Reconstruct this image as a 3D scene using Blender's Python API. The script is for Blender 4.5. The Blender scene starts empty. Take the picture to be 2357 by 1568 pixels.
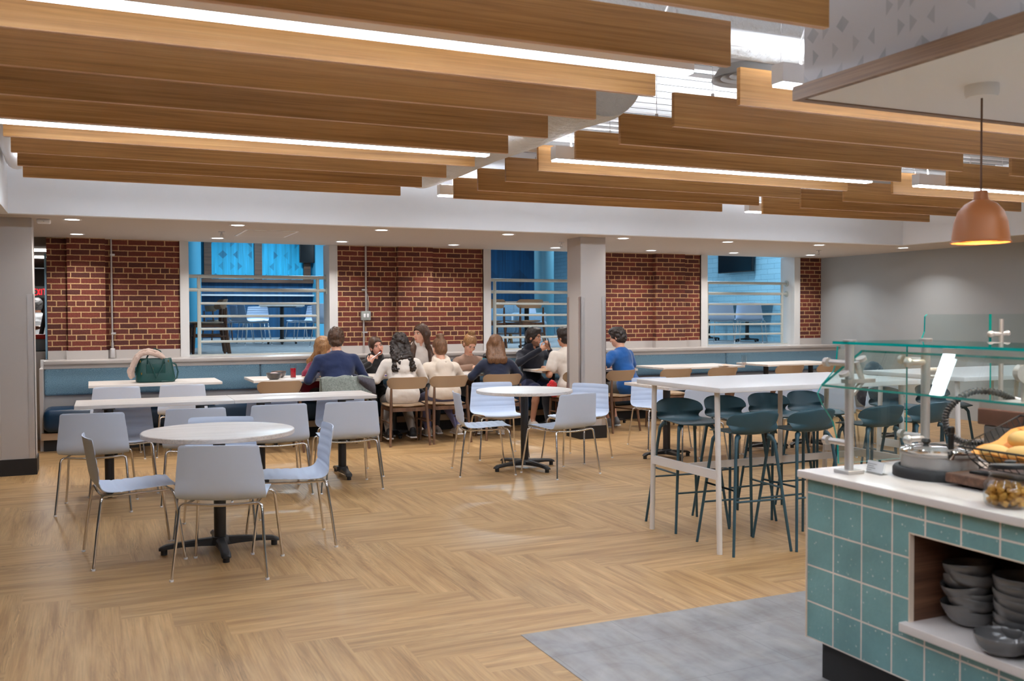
import bpy, math, random
import numpy as np
from mathutils import Vector, Matrix
random.seed(7); RNG = np.random.RandomState(11)
C = bpy.context.scene.collection
PI = math.pi
def S(r, g, b):
    return tuple(((c/255)/12.92 if c/255 <= .04045 else ((c/255+.055)/1.055)**2.4) for c in (r, g, b))

# ------------------------------------------------------------------ camera, world, exposure
cam_d = bpy.data.cameras.new('camera'); cam = bpy.data.objects.new('camera', cam_d); C.objects.link(cam)
cam_d.sensor_width = 36; cam_d.lens = 33.244; cam_d.clip_start = .05; cam_d.clip_end = 100
_r = Vector((0.91353649, -0.40673814, -0.00389507)); _u = Vector((0.01439077, 0.02274888, 0.99963763)); _d = Vector((0.40650214, 0.9132615, -0.0266352))
cam.matrix_world = Matrix(((_r.x, _u.x, -_d.x, 0), (_r.y, _u.y, -_d.y, 0), (_r.z, _u.z, -_d.z, 1.5), (0, 0, 0, 1)))
cam_d.dof.use_dof = True; cam_d.dof.focus_distance = 8.5; cam_d.dof.aperture_fstop = 3.2
bpy.context.scene.camera = cam
sc = bpy.context.scene
sc.view_settings.view_transform = 'Standard'; sc.view_settings.look = 'None'; sc.view_settings.exposure = 0.0; sc.view_settings.gamma = 1
w = bpy.data.worlds.new('World'); sc.world = w; w.use_nodes = True
w.node_tree.nodes['Background'].inputs[0].default_value = (.9, .95, 1, 1); w.node_tree.nodes['Background'].inputs[1].default_value = .25
try:
    sc.cycles.use_denoising = True; sc.cycles.max_bounces = 8; sc.cycles.diffuse_bounces = 4; sc.cycles.glossy_bounces = 4
    sc.cycles.transparent_max_bounces = 24; sc.cycles.sample_clamp_indirect = 6; sc.cycles.caustics_reflective = False; sc.cycles.caustics_refractive = False
except Exception: pass
LED_DOWN, LED_UP = 30.0, 95.0          # radiance of the linear lights' lower and upper lenses
DOWN_W, UPPER_W = 10.0, 115.0        # watts of one recessed downlight; of one lamp in the room beyond the windows
def area_lamp(parent, loc, size, watts, color=(1, 1, 1), spread=PI, shape='DISK', size_y=None, rot=(0, 0, 0)):
    l = bpy.data.lights.new('lamp_light', 'AREA'); l.shape = shape; l.size = size; l.energy = watts; l.color = color; l.spread = spread
    if size_y: l.size_y = size_y
    o = bpy.data.objects.new('lamp_light', l); C.objects.link(o); o.parent = parent; o.location = loc; o.rotation_euler = rot; return o

# ------------------------------------------------------------------ materials
def nt(name):
    m = bpy.data.materials.new(name); m.use_nodes = True; t = m.node_tree
    return m, t, t.nodes['Principled BSDF']
def N(t, kind, **kw):
    n = t.nodes.new(kind)
    for k, v in kw.items():
        if k.startswith('i_'): n.inputs[k[2:].replace('_', ' ')].default_value = v
        else: setattr(n, k, v)
    return n
def L(t, a, b): t.links.new(a, b)
def mixc(t, fac, a, b, mode='MIX'):
    n = t.nodes.new('ShaderNodeMix'); n.data_type = 'RGBA'; n.blend_type = mode
    for s, v in ((n.inputs[0], fac), (n.inputs[6], a), (n.inputs[7], b)):
        if hasattr(v, 'is_output'): t.links.new(v, s)
        elif isinstance(v, tuple): s.default_value = (*v[:3], 1)
        else: s.default_value = v
    return n.outputs[2]
def ramp(t, fac, stops):
    n = t.nodes.new('ShaderNodeValToRGB'); e = n.color_ramp.elements
    while len(e) < len(stops): e.new(.5)
    for q, (p, c) in zip(e, stops): q.position = p; q.color = (*c[:3], 1) if isinstance(c, tuple) else (c, c, c, 1)
    L(t, fac, n.inputs[0]); return n.outputs[0]
def bump(t, b, h, strength, dist=.01):
    n = N(t, 'ShaderNodeBump'); n.inputs['Strength'].default_value = strength; n.inputs['Distance'].default_value = dist
    L(t, h, n.inputs['Height']); L(t, n.outputs[0], b.inputs['Normal'])
def coords(t, kind='Object', scale=(1, 1, 1), loc=(0, 0, 0), rot=(0, 0, 0)):
    c = N(t, 'ShaderNodeTexCoord'); m = N(t, 'ShaderNodeMapping')
    m.inputs['Scale'].default_value = scale; m.inputs['Location'].default_value = loc; m.inputs['Rotation'].default_value = rot
    L(t, c.outputs[kind], m.inputs[0]); return m.outputs[0]
def noise(t, v, scale, detail=4, rough=.55, dist=0):
    n = N(t, 'ShaderNodeTexNoise'); n.inputs['Scale'].default_value = scale; n.inputs['Detail'].default_value = detail
    n.inputs['Roughness'].default_value = rough; n.inputs['Distortion'].default_value = dist
    L(t, v, n.inputs['Vector']); return n.outputs['Fac']
def plain(name, col, rough=.5, metal=0., var=.0, vs=30, bmp=0., bs=200, coat=0., sheen=0., trans=0., emit=0., ior=1.5, spec=.5, sub=0.):
    m, t, b = nt(name)
    b.inputs['Roughness'].default_value = rough; b.inputs['Metallic'].default_value = metal
    b.inputs['Coat Weight'].default_value = coat; b.inputs['Sheen Weight'].default_value = sheen
    b.inputs['Transmission Weight'].default_value = trans; b.inputs['IOR'].default_value = ior; b.inputs['Specular IOR Level'].default_value = spec
    b.inputs['Subsurface Weight'].default_value = sub
    if sub: b.inputs['Subsurface Radius'].default_value = (.02, .008, .004)
    v = coords(t)
    f = noise(t, v, vs)
    if var: L(t, mixc(t, f, tuple(c*(1-var) for c in col), tuple(min(1, c*(1+var)) for c in col)), b.inputs['Base Color'])
    else: b.inputs['Base Color'].default_value = (*col, 1)
    if bmp: bump(t, b, noise(t, v, bs), bmp, .004)
    if emit: b.inputs['Emission Color'].default_value = (*col, 1); b.inputs['Emission Strength'].default_value = emit
    m.diffuse_color = (*col, 1); return m
def wood(name, dark, mid, light, rough=.45, lu=1.2, sv=26, rings=0., kind='UV', rot=(0, 0, 0), contrast=1., coat=0.):
    m, t, b = nt(name); b.inputs['Roughness'].default_value = rough; b.inputs['Coat Weight'].default_value = coat
    v = coords(t, kind, (lu, sv, sv if kind != 'UV' else 1), rot=rot)
    f1 = noise(t, v, 1.0, 6, .6, .35)
    v2 = coords(t, kind, (lu*2.5, sv*6, sv*6 if kind != 'UV' else 1), rot=rot); f2 = noise(t, v2, 1., 3, .6)
    v3 = coords(t, kind, (.35, .9, .9), rot=rot); f3 = noise(t, v3, 1.3, 2)
    base = ramp(t, f1, [(.5-.2/contrast, dark), (.5, mid), (.5+.2/contrast, light)])
    fine = ramp(t, f2, [(.3, .8), (.6, 1.06)])
    col = mixc(t, 1., base, fine, 'MULTIPLY')
    tone = ramp(t, f3, [(.3, .86), (.7, 1.12)]); col = mixc(t, 1., col, tone, 'MULTIPLY')
    if rings:
        vw = coords(t, kind, (.55, 4.5, 1)); wv = N(t, 'ShaderNodeTexWave', wave_type='RINGS', rings_direction='SPHERICAL')
        wv.inputs['Scale'].default_value = 3.2; wv.inputs['Distortion'].default_value = 9; wv.inputs['Detail'].default_value = 3; wv.inputs['Detail Scale'].default_value = 1.6
        L(t, vw, wv.inputs['Vector']); rg = ramp(t, wv.outputs['Fac'], [(.25, 1.0), (.8, 1-.24*rings), (1., 1.12)])
        mask = ramp(t, noise(t, coords(t, kind, (.8, 3.2, 1)), 1.2, 2), [(.5, 0.), (.62, 1.)])
        mm = N(t, 'ShaderNodeMix'); mm.data_type = 'RGBA'; mm.blend_type = 'MULTIPLY'; L(t, mask, mm.inputs[0]); L(t, col, mm.inputs[6]); L(t, rg, mm.inputs[7]); col = mm.outputs[2]
    L(t, col, b.inputs['Base Color']); bump(t, b, f2, .12, .002); return m
def brick(name, c1, c2, mortar, bw=.2115, rh=.0677, ms=.0125, off=.5, squash=.5, sqf=6, u0=0., v0=0., rough=.85, cvar=1., bstr=.6, speck=None):
    m, t, b = nt(name); b.inputs['Roughness'].default_value = rough
    v = coords(t, 'UV', (1, 1, 1), (u0, v0, 0))
    n = N(t, 'ShaderNodeTexBrick', offset=off, offset_frequency=2, squash=squash, squash_frequency=sqf)
    n.inputs['Scale'].default_value = 1; n.inputs['Mortar Size'].default_value = ms/2; n.inputs['Mortar Smooth'].default_value = .15; n.inputs['Bias'].default_value = 0
    n.inputs['Brick Width'].default_value = bw; n.inputs['Row Height'].default_value = rh
    n.inputs['Color1'].default_value = (*c1, 1); n.inputs['Color2'].default_value = (*c2, 1); n.inputs['Mortar'].default_value = (*mortar, 1)
    wob = noise(t, v, 9, 3); wv = N(t, 'ShaderNodeVectorMath', operation='MULTIPLY_ADD')
    sub = N(t, 'ShaderNodeVectorMath', operation='SUBTRACT'); L(t, v, wv.inputs[2])
    nn = N(t, 'ShaderNodeTexNoise'); nn.inputs['Scale'].default_value = 14; L(t, v, nn.inputs['Vector']); L(t, nn.outputs['Color'], sub.inputs[0]); sub.inputs[1].default_value = (.5, .5, .5)
    L(t, sub.outputs[0], wv.inputs[0]); wv.inputs[1].default_value = (.007*cvar, .007*cvar, 0); L(t, wv.outputs[0], n.inputs['Vector'])
    f = noise(t, v, 60, 5); g = ramp(t, f, [(.3, 1-.25*cvar), (.7, 1+.22*cvar)])
    col = mixc(t, 1., n.outputs['Color'], g, 'MULTIPLY')
    if speck:
        vo = N(t, 'ShaderNodeTexVoronoi'); vo.inputs['Scale'].default_value = 42; L(t, v, vo.inputs['Vector'])
        sp = ramp(t, vo.outputs['Distance'], [(.09, 1.), (.2, 0.)])
        pk = ramp(t, noise(t, v, 26, 2), [(.47, 0.), (.56, 1.)])
        mu = N(t, 'ShaderNodeMath', operation='MULTIPLY'); L(t, sp, mu.inputs[0]); L(t, pk, mu.inputs[1])
        mask = N(t, 'ShaderNodeMath', operation='MULTIPLY'); L(t, mu.outputs[0], mask.inputs[0]); inv = N(t, 'ShaderNodeMath', operation='SUBTRACT'); inv.inputs[0].default_value = 1.; L(t, n.outputs['Fac'], inv.inputs[1]); L(t, inv.outputs[0], mask.inputs[1])
        col = mixc(t, mask.outputs[0], col, speck)
        cl = ramp(t, noise(t, v, 5, 3), [(.35, .86), (.7, 1.1)]); col = mixc(t, 1., col, cl, 'MULTIPLY')
    L(t, col, b.inputs['Base Color'])
    h = N(t, 'ShaderNodeMath', operation='SUBTRACT'); L(t, f, h.inputs[0]); L(t, n.outputs['Fac'], h.inputs[1]); h.use_clamp = False
    bump(t, b, h.outputs[0], bstr, .006); return m
def emitter(name, col, strength):
    m = bpy.data.materials.new(name); m.use_nodes = True; t = m.node_tree; t.nodes.clear()
    e = N(t, 'ShaderNodeEmission'); e.inputs[0].default_value = (*col, 1); e.inputs[1].default_value = strength
    o = N(t, 'ShaderNodeOutputMaterial'); L(t, e.outputs[0], o.inputs[0]); return m
def pane(name, tint, rough=0.0, haze=0.0):
    """clear sheet glass: mostly see-through, mirror reflection by Fresnel"""
    m = bpy.data.materials.new(name); m.use_nodes = True; t = m.node_tree; t.nodes.clear()
    tr = N(t, 'ShaderNodeBsdfTransparent'); tr.inputs[0].default_value = (*tint, 1)
    gl = N(t, 'ShaderNodeBsdfGlossy'); gl.inputs['Roughness'].default_value = rough
    lw = N(t, 'ShaderNodeLayerWeight'); pw = N(t, 'ShaderNodeMath', operation='POWER'); L(t, lw.outputs['Facing'], pw.inputs[0]); pw.inputs[1].default_value = 5.
    fr = N(t, 'ShaderNodeMath', operation='MULTIPLY_ADD'); L(t, pw.outputs[0], fr.inputs[0]); fr.inputs[1].default_value = .94; fr.inputs[2].default_value = .045
    mx = N(t, 'ShaderNodeMixShader'); L(t, fr.outputs[0], mx.inputs[0]); L(t, tr.outputs[0], mx.inputs[1]); L(t, gl.outputs[0], mx.inputs[2])
    o = N(t, 'ShaderNodeOutputMaterial'); L(t, mx.outputs[0], o.inputs[0]); return m
def tri_paper(name, bg, fg, scale=9., rot=0., stripes=False, lo=None):
    """wall covering printed with scattered triangles"""
    m, t, b = nt(name); b.inputs['Roughness'].default_value = .6
    v = coords(t, 'UV', (scale, scale*.62, 1))
    fl = N(t, 'ShaderNodeVectorMath', operation='FLOOR'); fr = N(t, 'ShaderNodeVectorMath', operation='FRACTION'); L(t, v, fl.inputs[0]); L(t, v, fr.inputs[0])
    wn = N(t, 'ShaderNodeTexWhiteNoise', noise_dimensions='3D'); L(t, fl.outputs[0], wn.inputs['Vector'])
    sp = N(t, 'ShaderNodeSeparateXYZ'); L(t, fr.outputs[0], sp.inputs[0]); cs = N(t, 'ShaderNodeSeparateXYZ'); L(t, wn.outputs['Color'], cs.inputs[0])
    def M(op, a, b_=None, **k):
        n = N(t, 'ShaderNodeMath', operation=op)
        for s, q in ((n.inputs[0], a), (n.inputs[1], b_)):
            if q is None: continue
            if hasattr(q, 'is_output'): L(t, q, s)
            else: s.default_value = q
        return n.outputs[0]
    x = sp.outputs[0]; y = sp.outputs[1]; flip = M('GREATER_THAN', cs.outputs[1], .5)
    xx = M('ABSOLUTE', M('SUBTRACT', x, flip))
    ya = M('ABSOLUTE', M('SUBTRACT', y, .5))
    inside = M('LESS_THAN', M('ADD', xx, M('MULTIPLY', ya, 1.7)), .62)
    pick = M('LESS_THAN', cs.outputs[0], .40)
    fac = M('MULTIPLY', M('MULTIPLY', inside, pick), M('ADD', M('MULTIPLY', cs.outputs[2], .6), .4))
    col = mixc(t, fac, bg, fg)
    if stripes:
        s1 = ramp(t, noise(t, coords(t, 'UV', (3.5, .12, 1)), 3., 2), [(.35, .72), (.65, 1.18)])
        s2 = ramp(t, noise(t, coords(t, 'UV', (16, .9, 1)), 3., 3), [(.3, .86), (.7, 1.1)])
        col = mixc(t, 1., mixc(t, 1., col, s1, 'MULTIPLY'), s2, 'MULTIPLY')
    L(t, col, b.inputs['Base Color']); return m

M = {}
M['floor'] = wood('oak_vinyl', S(150, 112, 69), S(185, 147, 99), S(204, 168, 119), .42, 1.3, 17, rings=1.35, contrast=.85)
def vinyl_grey():
    m, t, b = nt('grey_vinyl'); b.inputs['Roughness'].default_value = .4
    v = coords(t, 'Object'); f = noise(t, v, 5, 6, .65, .6); f2 = noise(t, coords(t, 'Object', (6, 1.2, 1)), 2.2, 4)
    c = ramp(t, f, [(.32, S(118, 113, 112)), (.5, S(148, 145, 144)), (.68, S(172, 168, 163))])
    c = mixc(t, .5, c, ramp(t, f2, [(.3, S(126, 117, 112)), (.6, S(160, 161, 165))]))
    n = N(t, 'ShaderNodeTexBrick', offset=.5); n.inputs['Scale'].default_value = 1; n.inputs['Brick Width'].default_value = .92; n.inputs['Row Height'].default_value = .46; n.inputs['Mortar Size'].default_value = .0012
    L(t, v, n.inputs['Vector']); c = mixc(t, n.outputs['Fac'], c, S(108, 105, 104)); L(t, c, b.inputs['Base Color']); return m
M['vinyl'] = vinyl_grey()
M['brick'] = brick('red_brick', S(126, 60, 47), S(84, 44, 38), S(206, 168, 122))
M['blue_block'] = brick('painted_block', S(150, 196, 216), S(140, 188, 210), S(96, 140, 165), bw=.41, rh=.105, ms=.006, sqf=2, squash=1., cvar=.5, rough=.6, bstr=.8)
M['tile'] = brick('teal_tile', S(124, 168, 168), S(114, 158, 160), S(240, 226, 215), bw=.151, rh=.15, ms=.0075, off=0, squash=1, sqf=2, u0=-2.902+.151*40, v0=-.017+.15*2, rough=.3, cvar=.12, bstr=.25, speck=S(208, 222, 216))
M['white'] = plain('white_paint', S(247, 248, 251), .65)
M['soffit'] = plain('ceiling_paint', S(202, 193, 184), .8, var=.01)
M['grey_wall'] = plain('grey_wall_paint', S(170, 174, 176), .55, var=.01)
M['laminate'] = plain('speckled_laminate', S(196, 190, 186), .6, var=.05, vs=700)
M['ledge'] = plain('stone_ledge', S(196, 190, 186), .22, var=.04, vs=500)
M['quartz'] = plain('quartz_top', S(226, 218, 214), .18, var=.03, vs=300)
M['trimwhite'] = plain('window_trim', S(222, 222, 222), .5)
M['steel'] = plain('brushed_steel', S(214, 210, 208), .38, .75, var=.03)
M['chrome'] = plain('chrome', S(225, 222, 220), .08, 1.)
M['black'] = plain('black_rubber', S(30, 29, 30), .55, var=.08)
M['blackmetal'] = plain('black_cast_metal', S(34, 34, 36), .42, var=.1, bmp=.15)
M['beam'] = wood('oak_veneer', S(138, 92, 45), S(178, 127, 68), S(198, 150, 90), .5, .9, 44, contrast=.8)
M['bottomstrip'] = plain('pale_bottom_strip', S(226, 186, 152), .5)
M['walnut'] = wood('walnut', S(62, 38, 26), S(92, 60, 42), S(116, 80, 58), .5, 1.2, 30, kind='Object')
M['trimwood'] = wood('bulkhead_trim_wood', S(96, 72, 54), S(132, 102, 78), S(152, 122, 96), .5, .9, 40)
M['tabletop'] = wood('pale_ash_laminate', S(224, 213, 203), S(238, 229, 221), S(246, 240, 234), .35, .9, 26, kind='Object', contrast=.8)
M['bartop'] = plain('white_laminate', S(240, 238, 238), .3)
M['shell'] = plain('light_blue_plastic', S(211, 224, 245), .42, bmp=.05, bs=500)
M['tan'] = plain('tan_plastic', S(174, 147, 118), .5, bmp=.05, bs=400)
M['chairwood'] = wood('dark_stained_wood', S(74, 50, 36), S(104, 74, 54), S(124, 92, 68), .5, 20, 3, kind='Object')
M['stool'] = plain('deep_teal_plastic', S(48, 82, 94), .45, bmp=.04, bs=400)
M['stoolleg'] = plain('deep_teal_metal', S(44, 76, 88), .5)
M['whitemetal'] = plain('white_powder_coat', S(232, 228, 226), .4)
def fabric(name, a, b2, sc_=260, rough=.9):
    m, t, b = nt(name); b.inputs['Roughness'].default_value = rough; b.inputs['Sheen Weight'].default_value = .3
    v = coords(t); f = noise(t, v, sc_, 3, .7); L(t, ramp(t, f, [(.36, a), (.64, b2)]), b.inputs['Base Color']); bump(t, b, f, .4, .002); return m
M['benchback'] = fabric('blue_grey_weave', S(70, 110, 134), S(146, 186, 208), 170)
M['benchseat'] = plain('navy_vinyl', S(16, 50, 78), .35, var=.06, bmp=.15, bs=240)
M['rail'] = plain('grey_green_paint', S(190, 194, 188), .35)
M['duct'] = plain('white_duct_wrap', S(226, 226, 224), .5, var=.06, vs=4, bmp=.5, bs=9)
for _n in M['duct'].node_tree.nodes:
    if _n.type == 'BUMP': _n.inputs['Distance'].default_value = .05; _n.inputs['Strength'].default_value = 1.
M['deck'] = plain('deck_paint', S(204, 202, 200), .6, var=.05, vs=3)
M['seam'] = plain('deck_seam', S(70, 68, 66), .7)
M['pipe'] = plain('white_pipe_paint', S(230, 228, 226), .45)
M['terracotta'] = plain('terracotta_shade', S(152, 90, 44), .5)
M['bowl'] = plain('grey_glazed_stoneware', S(100, 98, 98), .16, var=.05, coat=.4)
M['glass'] = pane('sheet_glass', (.93, .975, .965))
M['glassedge'] = plain('glass_edge', S(0, 160, 155), .2)
M['clear'] = pane('clear_glass', (.95, .96, .96))
M['paper'] = tri_paper('triangle_paper', S(206, 204, 208), S(168, 170, 176), 17.)
M['cyanwall'] = tri_paper('cyan_wall_covering', S(36, 182, 228), S(18, 112, 150), 5.5, stripes=True)
M['bluewall'] = tri_paper('deep_blue_wall_covering', S(10, 72, 112), S(8, 54, 88), 2.2, stripes=True)
M['skyblue'] = plain('sky_blue_paint', S(86, 178, 214), .5)
M['tealcol'] = plain('teal_column_paint', S(84, 130, 146), .45)
M['greycarpet'] = fabric('grey_carpet_plank', S(112, 118, 124), S(158, 162, 166), 14)
M['led'] = emitter('led_lens', (.86, .94, 1.05), LED_DOWN)
M['ledup'] = emitter('led_upper_lens', (.86, .94, 1.05), LED_UP)
M['downlens'] = emitter('downlight_lens', (1., .98, 1.), 14.)
M['exitred'] = emitter('exit_letters', (1., .02, .03), 2.2)
M['screen'] = plain('dark_screen', S(10, 14, 18), .15)
M['grout'] = plain('grout_edge', S(226, 206, 186), .7)
M['shade_in'] = plain('orange_shade_lining', S(240, 120, 20), .5)
M['blackplastic'] = plain('black_plastic', S(26, 26, 28), .35)
M['bag'] = plain('dark_green_leather', S(10, 66, 62), .4, bmp=.2, bs=90)
M['scarf'] = fabric('beige_scarf', S(190, 160, 144), S(222, 198, 184), 240)
M['gold'] = plain('gold_fitting', S(190, 150, 80), .3, 1.)

# ------------------------------------------------------------------ mesh building
class MB:
    def __init__(s): s.v = []; s.f = []; s.sm = []; s.mi = []
    def add(s, vs, fs, smooth=False, mi=0):
        n = len(s.v); s.v += [tuple(map(float, q)) for q in vs]; s.f += [tuple(i+n for i in q) for q in fs]; s.sm += [smooth]*len(fs); s.mi += [mi]*len(fs); return s
    def box(s, a, b, mi=0, bev=0.):
        (x0, y0, z0), (x1, y1, z1) = a, b
        if x0 > x1: x0, x1 = x1, x0
        if y0 > y1: y0, y1 = y1, y0
        if z0 > z1: z0, z1 = z1, z0
        if bev <= 0:
            vs = [(x0, y0, z0), (x1, y0, z0), (x1, y1, z0), (x0, y1, z0), (x0, y0, z1), (x1, y0, z1), (x1, y1, z1), (x0, y1, z1)]
            return s.add(vs, [(0, 3, 2, 1), (4, 5, 6, 7), (0, 1, 5, 4), (1, 2, 6, 5), (2, 3, 7, 6), (3, 0, 4, 7)], mi=mi)
        k = min(bev, (x1-x0)/2.01, (y1-y0)/2.01, (z1-z0)/2.01); n = 3; rows = []
        # rounded box: stack of rounded-rectangle rings
        prof = [(k*(1-math.cos(i*PI/2/n)), k*(1-math.sin(i*PI/2/n))) for i in range(n+1)]   # (z offset, inset)
        zs = [(z0+a_, i_) for a_, i_ in prof] + [(z1-a_, i_) for a_, i_ in reversed(prof)]
        for z, ins in zs:
            ring = []; r = k-ins+1e-5
            for cx, cy, a0 in ((x1-k, y1-k, 0), (x0+k, y1-k, PI/2), (x0+k, y0+k, PI), (x1-k, y0+k, 1.5*PI)):
                for i in range(n+1): ring.append((cx+r*math.cos(a0+i*PI/2/n), cy+r*math.sin(a0+i*PI/2/n), z))
            rows.append(ring)
        return s.loft(rows, True, True, mi=mi)
    def loft(s, rows, closed=True, caps=False, smooth=True, mi=0):
        m = len(rows[0]); vs = [q for r in rows for q in r]; fs = []
        for i in range(len(rows)-1):
            for j in range(m if closed else m-1):
                k = (j+1) % m; fs.append((i*m+j, i*m+k, (i+1)*m+k, (i+1)*m+j))
        if caps: fs.append(tuple(reversed(range(m)))); fs.append(tuple((len(rows)-1)*m+j for j in range(m)))
        return s.add(vs, fs, smooth, mi)
    def tube(s, pts, r, n=10, caps=True, mi=0):
        P = [Vector(p) for p in pts]; R = r if isinstance(r, (list, tuple)) else [r]*len(P); rows = []; up = None
        for i, p in enumerate(P):
            a = P[max(i-1, 0)]; b = P[min(i+1, len(P)-1)]; d = (b-a)
            if d.length < 1e-9: d = Vector((0, 0, 1))
            d.normalize()
            if up is None: up = Vector((1, 0, 0)) if abs(d.x) < .9 else Vector((0, 1, 0))
            u = (up-d*up.dot(d)); u = u.normalized() if u.length > 1e-6 else d.orthogonal().normalized(); v = d.cross(u); up = u
            rows.append([tuple(p+(u*math.cos(2*PI*k/n)+v*math.sin(2*PI*k/n))*R[i]) for k in range(n)])
        return s.loft(rows, True, caps, mi=mi)
    def lathe(s, prof, c=(0, 0, 0), n=32, mi=0, smooth=True):
        rows = [[(c[0]+r*math.cos(2*PI*k/n), c[1]+r*math.sin(2*PI*k/n), c[2]+z) for k in range(n)] for r, z in prof]
        return s.loft(rows, True, False, smooth, mi)
    def disc(s, c, r, n=32, mi=0, up=True):
        vs = [(c[0]+r*math.cos(2*PI*k/n), c[1]+r*math.sin(2*PI*k/n), c[2]) for k in range(n)]
        return s.add(vs, [tuple(range(n)) if up else tuple(reversed(range(n)))], mi=mi)
    def cyl(s, c, r, h, n=32, mi=0, r2=None):
        r2 = r if r2 is None else r2
        return s.lathe([(1e-4, 0), (r, 0), (r, 0), (r2, h), (r2, h), (1e-4, h)], c, n, mi)
    def prism(s, poly, axis, a, b, mi=0, smooth=False):
        """2-D polygon extruded along axis 'x','y' or 'z' from a to b"""
        def q(p, h): return {'x': (h, p[0], p[1]), 'y': (p[0], h, p[1]), 'z': (p[0], p[1], h)}[axis]
        n = len(poly); vs = [q(p, a) for p in poly]+[q(p, b) for p in poly]
        fs = [tuple(reversed(range(n))), tuple(range(n, 2*n))]+[(i, (i+1) % n, n+(i+1) % n, n+i) for i in range(n)]
        return s.add(vs, fs, smooth, mi)
    def sheet(s, front, back, mi=0):
        """closed thin shell from two equal grids of points"""
        nr, nc = len(front), len(front[0]); vs = [p for r in front for p in r]+[p for r in back for p in r]; o = nr*nc; fs = []
        for i in range(nr-1):
            for j in range(nc-1):
                fs.append((i*nc+j, i*nc+j+1, (i+1)*nc+j+1, (i+1)*nc+j)); fs.append((o+i*nc+j, o+(i+1)*nc+j, o+(i+1)*nc+j+1, o+i*nc+j+1))
        for i in range(nr-1):
            fs.append((i*nc, (i+1)*nc, o+(i+1)*nc, o+i*nc)); a = i*nc+nc-1; fs.append((a, o+a, o+a+nc, a+nc))
        for j in range(nc-1):
            fs.append((j, o+j, o+j+1, j+1)); a = (nr-1)*nc+j; fs.append((a, a+1, o+a+1, o+a))
        return s.add(vs, fs, True, mi)
    def ball(s, c, r, n=16, m=10, mi=0):
        r = r if isinstance(r, (tuple, list)) else (r, r, r)
        rows = [[(c[0]+r[0]*math.sin(PI*i/m+1e-4)*math.cos(2*PI*k/n), c[1]+r[1]*math.sin(PI*i/m+1e-4)*math.sin(2*PI*k/n), c[2]-r[2]*math.cos(PI*i/m)) for k in range(n)] for i in range(m+1)]
        return s.loft(rows, True, False, True, mi)
    def build(s, name, mats, parent=None, uvoff=None, fix=True):
        me = bpy.data.meshes.new(name); me.from_pydata(s.v, [], s.f); me.update()
        mats = mats if isinstance(mats, (list, tuple)) else [mats]
        for q in mats: me.materials.append(q)
        me.polygons.foreach_set('use_smooth', s.sm); me.polygons.foreach_set('material_index', s.mi)
        if fix:
            import bmesh
            bm = bmesh.new(); bm.from_mesh(me); bmesh.ops.recalc_face_normals(bm, faces=bm.faces); bm.to_mesh(me); bm.free()
        uv = me.uv_layers.new(name='UVMap'); ou, ov = uvoff or (0, 0)
        for p in me.polygons:
            n = p.normal; ax = max(range(3), key=lambda i: abs(n[i]))
            for li in p.loop_indices:
                q = me.vertices[me.loops[li].vertex_index].co
                uv.data[li].uv = ((q.y+ou, q.z+ov) if ax == 0 else (q.x+ou, q.z+ov) if ax == 1 else (q.x+ou, q.y+ov))
        if any(s.sm):
            try: me.set_sharp_from_angle(angle=math.radians(42))
            except Exception: pass
        o = bpy.data.objects.new(name, me); C.objects.link(o)
        if parent: o.parent = parent
        return o
def tag(o, label=None, cat=None, group=None, kind=None):
    for k, v in (('label', label), ('category', cat), ('group', group), ('kind', kind)):
        if v: o[k] = v
    return o
def thing(name, label, cat, loc=(0, 0, 0), rz=0., group=None):
    o = bpy.data.objects.new(name, None); o.empty_display_size = .1; C.objects.link(o); o.location = loc; o.rotation_euler = (0, 0, rz); return tag(o, label, cat, group)
def solo(name, mb, m, label, cat, group=None, loc=(0, 0, 0), rz=0.):
    o = mb.build(name, m); o.location = loc; o.rotation_euler = (0, 0, rz); return tag(o, label, cat, group)
def struct(name, mb, m, parent=None, uvoff=None):
    o = mb.build(name, m, parent, uvoff)
    if not parent: o['kind'] = 'structure'
    return o
def copy_tree(o, parent=None):
    c = o.copy(); C.objects.link(c)
    if parent: c.parent = parent
    for ch in list(o.children): copy_tree(ch, c)
    return c
_first = {}
def place(key, make, loc, rz, label, group=None):
    if key not in _first: o = _first[key] = make()
    else: o = copy_tree(_first[key])
    o.location = loc; o.rotation_euler = (0, 0, rz); o['label'] = label
    if group: o['group'] = group
    elif 'group' in o.keys(): del o['group']
    return o
def spline(pts, n):
    P = np.array(pts, float); m = len(P); Q = np.vstack([2*P[0]-P[1], P, 2*P[-1]-P[-2]]); out = []
    for i in range(n):
        t = i/(n-1)*(m-1); k = min(int(t), m-2); u = t-k; a, b, c, d = Q[k:k+4]
        out.append(.5*((2*b)+(c-a)*u+(2*a-5*b+4*c-d)*u*u+(3*b-a-3*c+d)*u**3))
    return np.array(out)
ORD = ['first', 'second', 'third', 'fourth', 'fifth', 'sixth', 'seventh', 'eighth', 'ninth', 'tenth', 'eleventh', 'twelfth']
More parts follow.
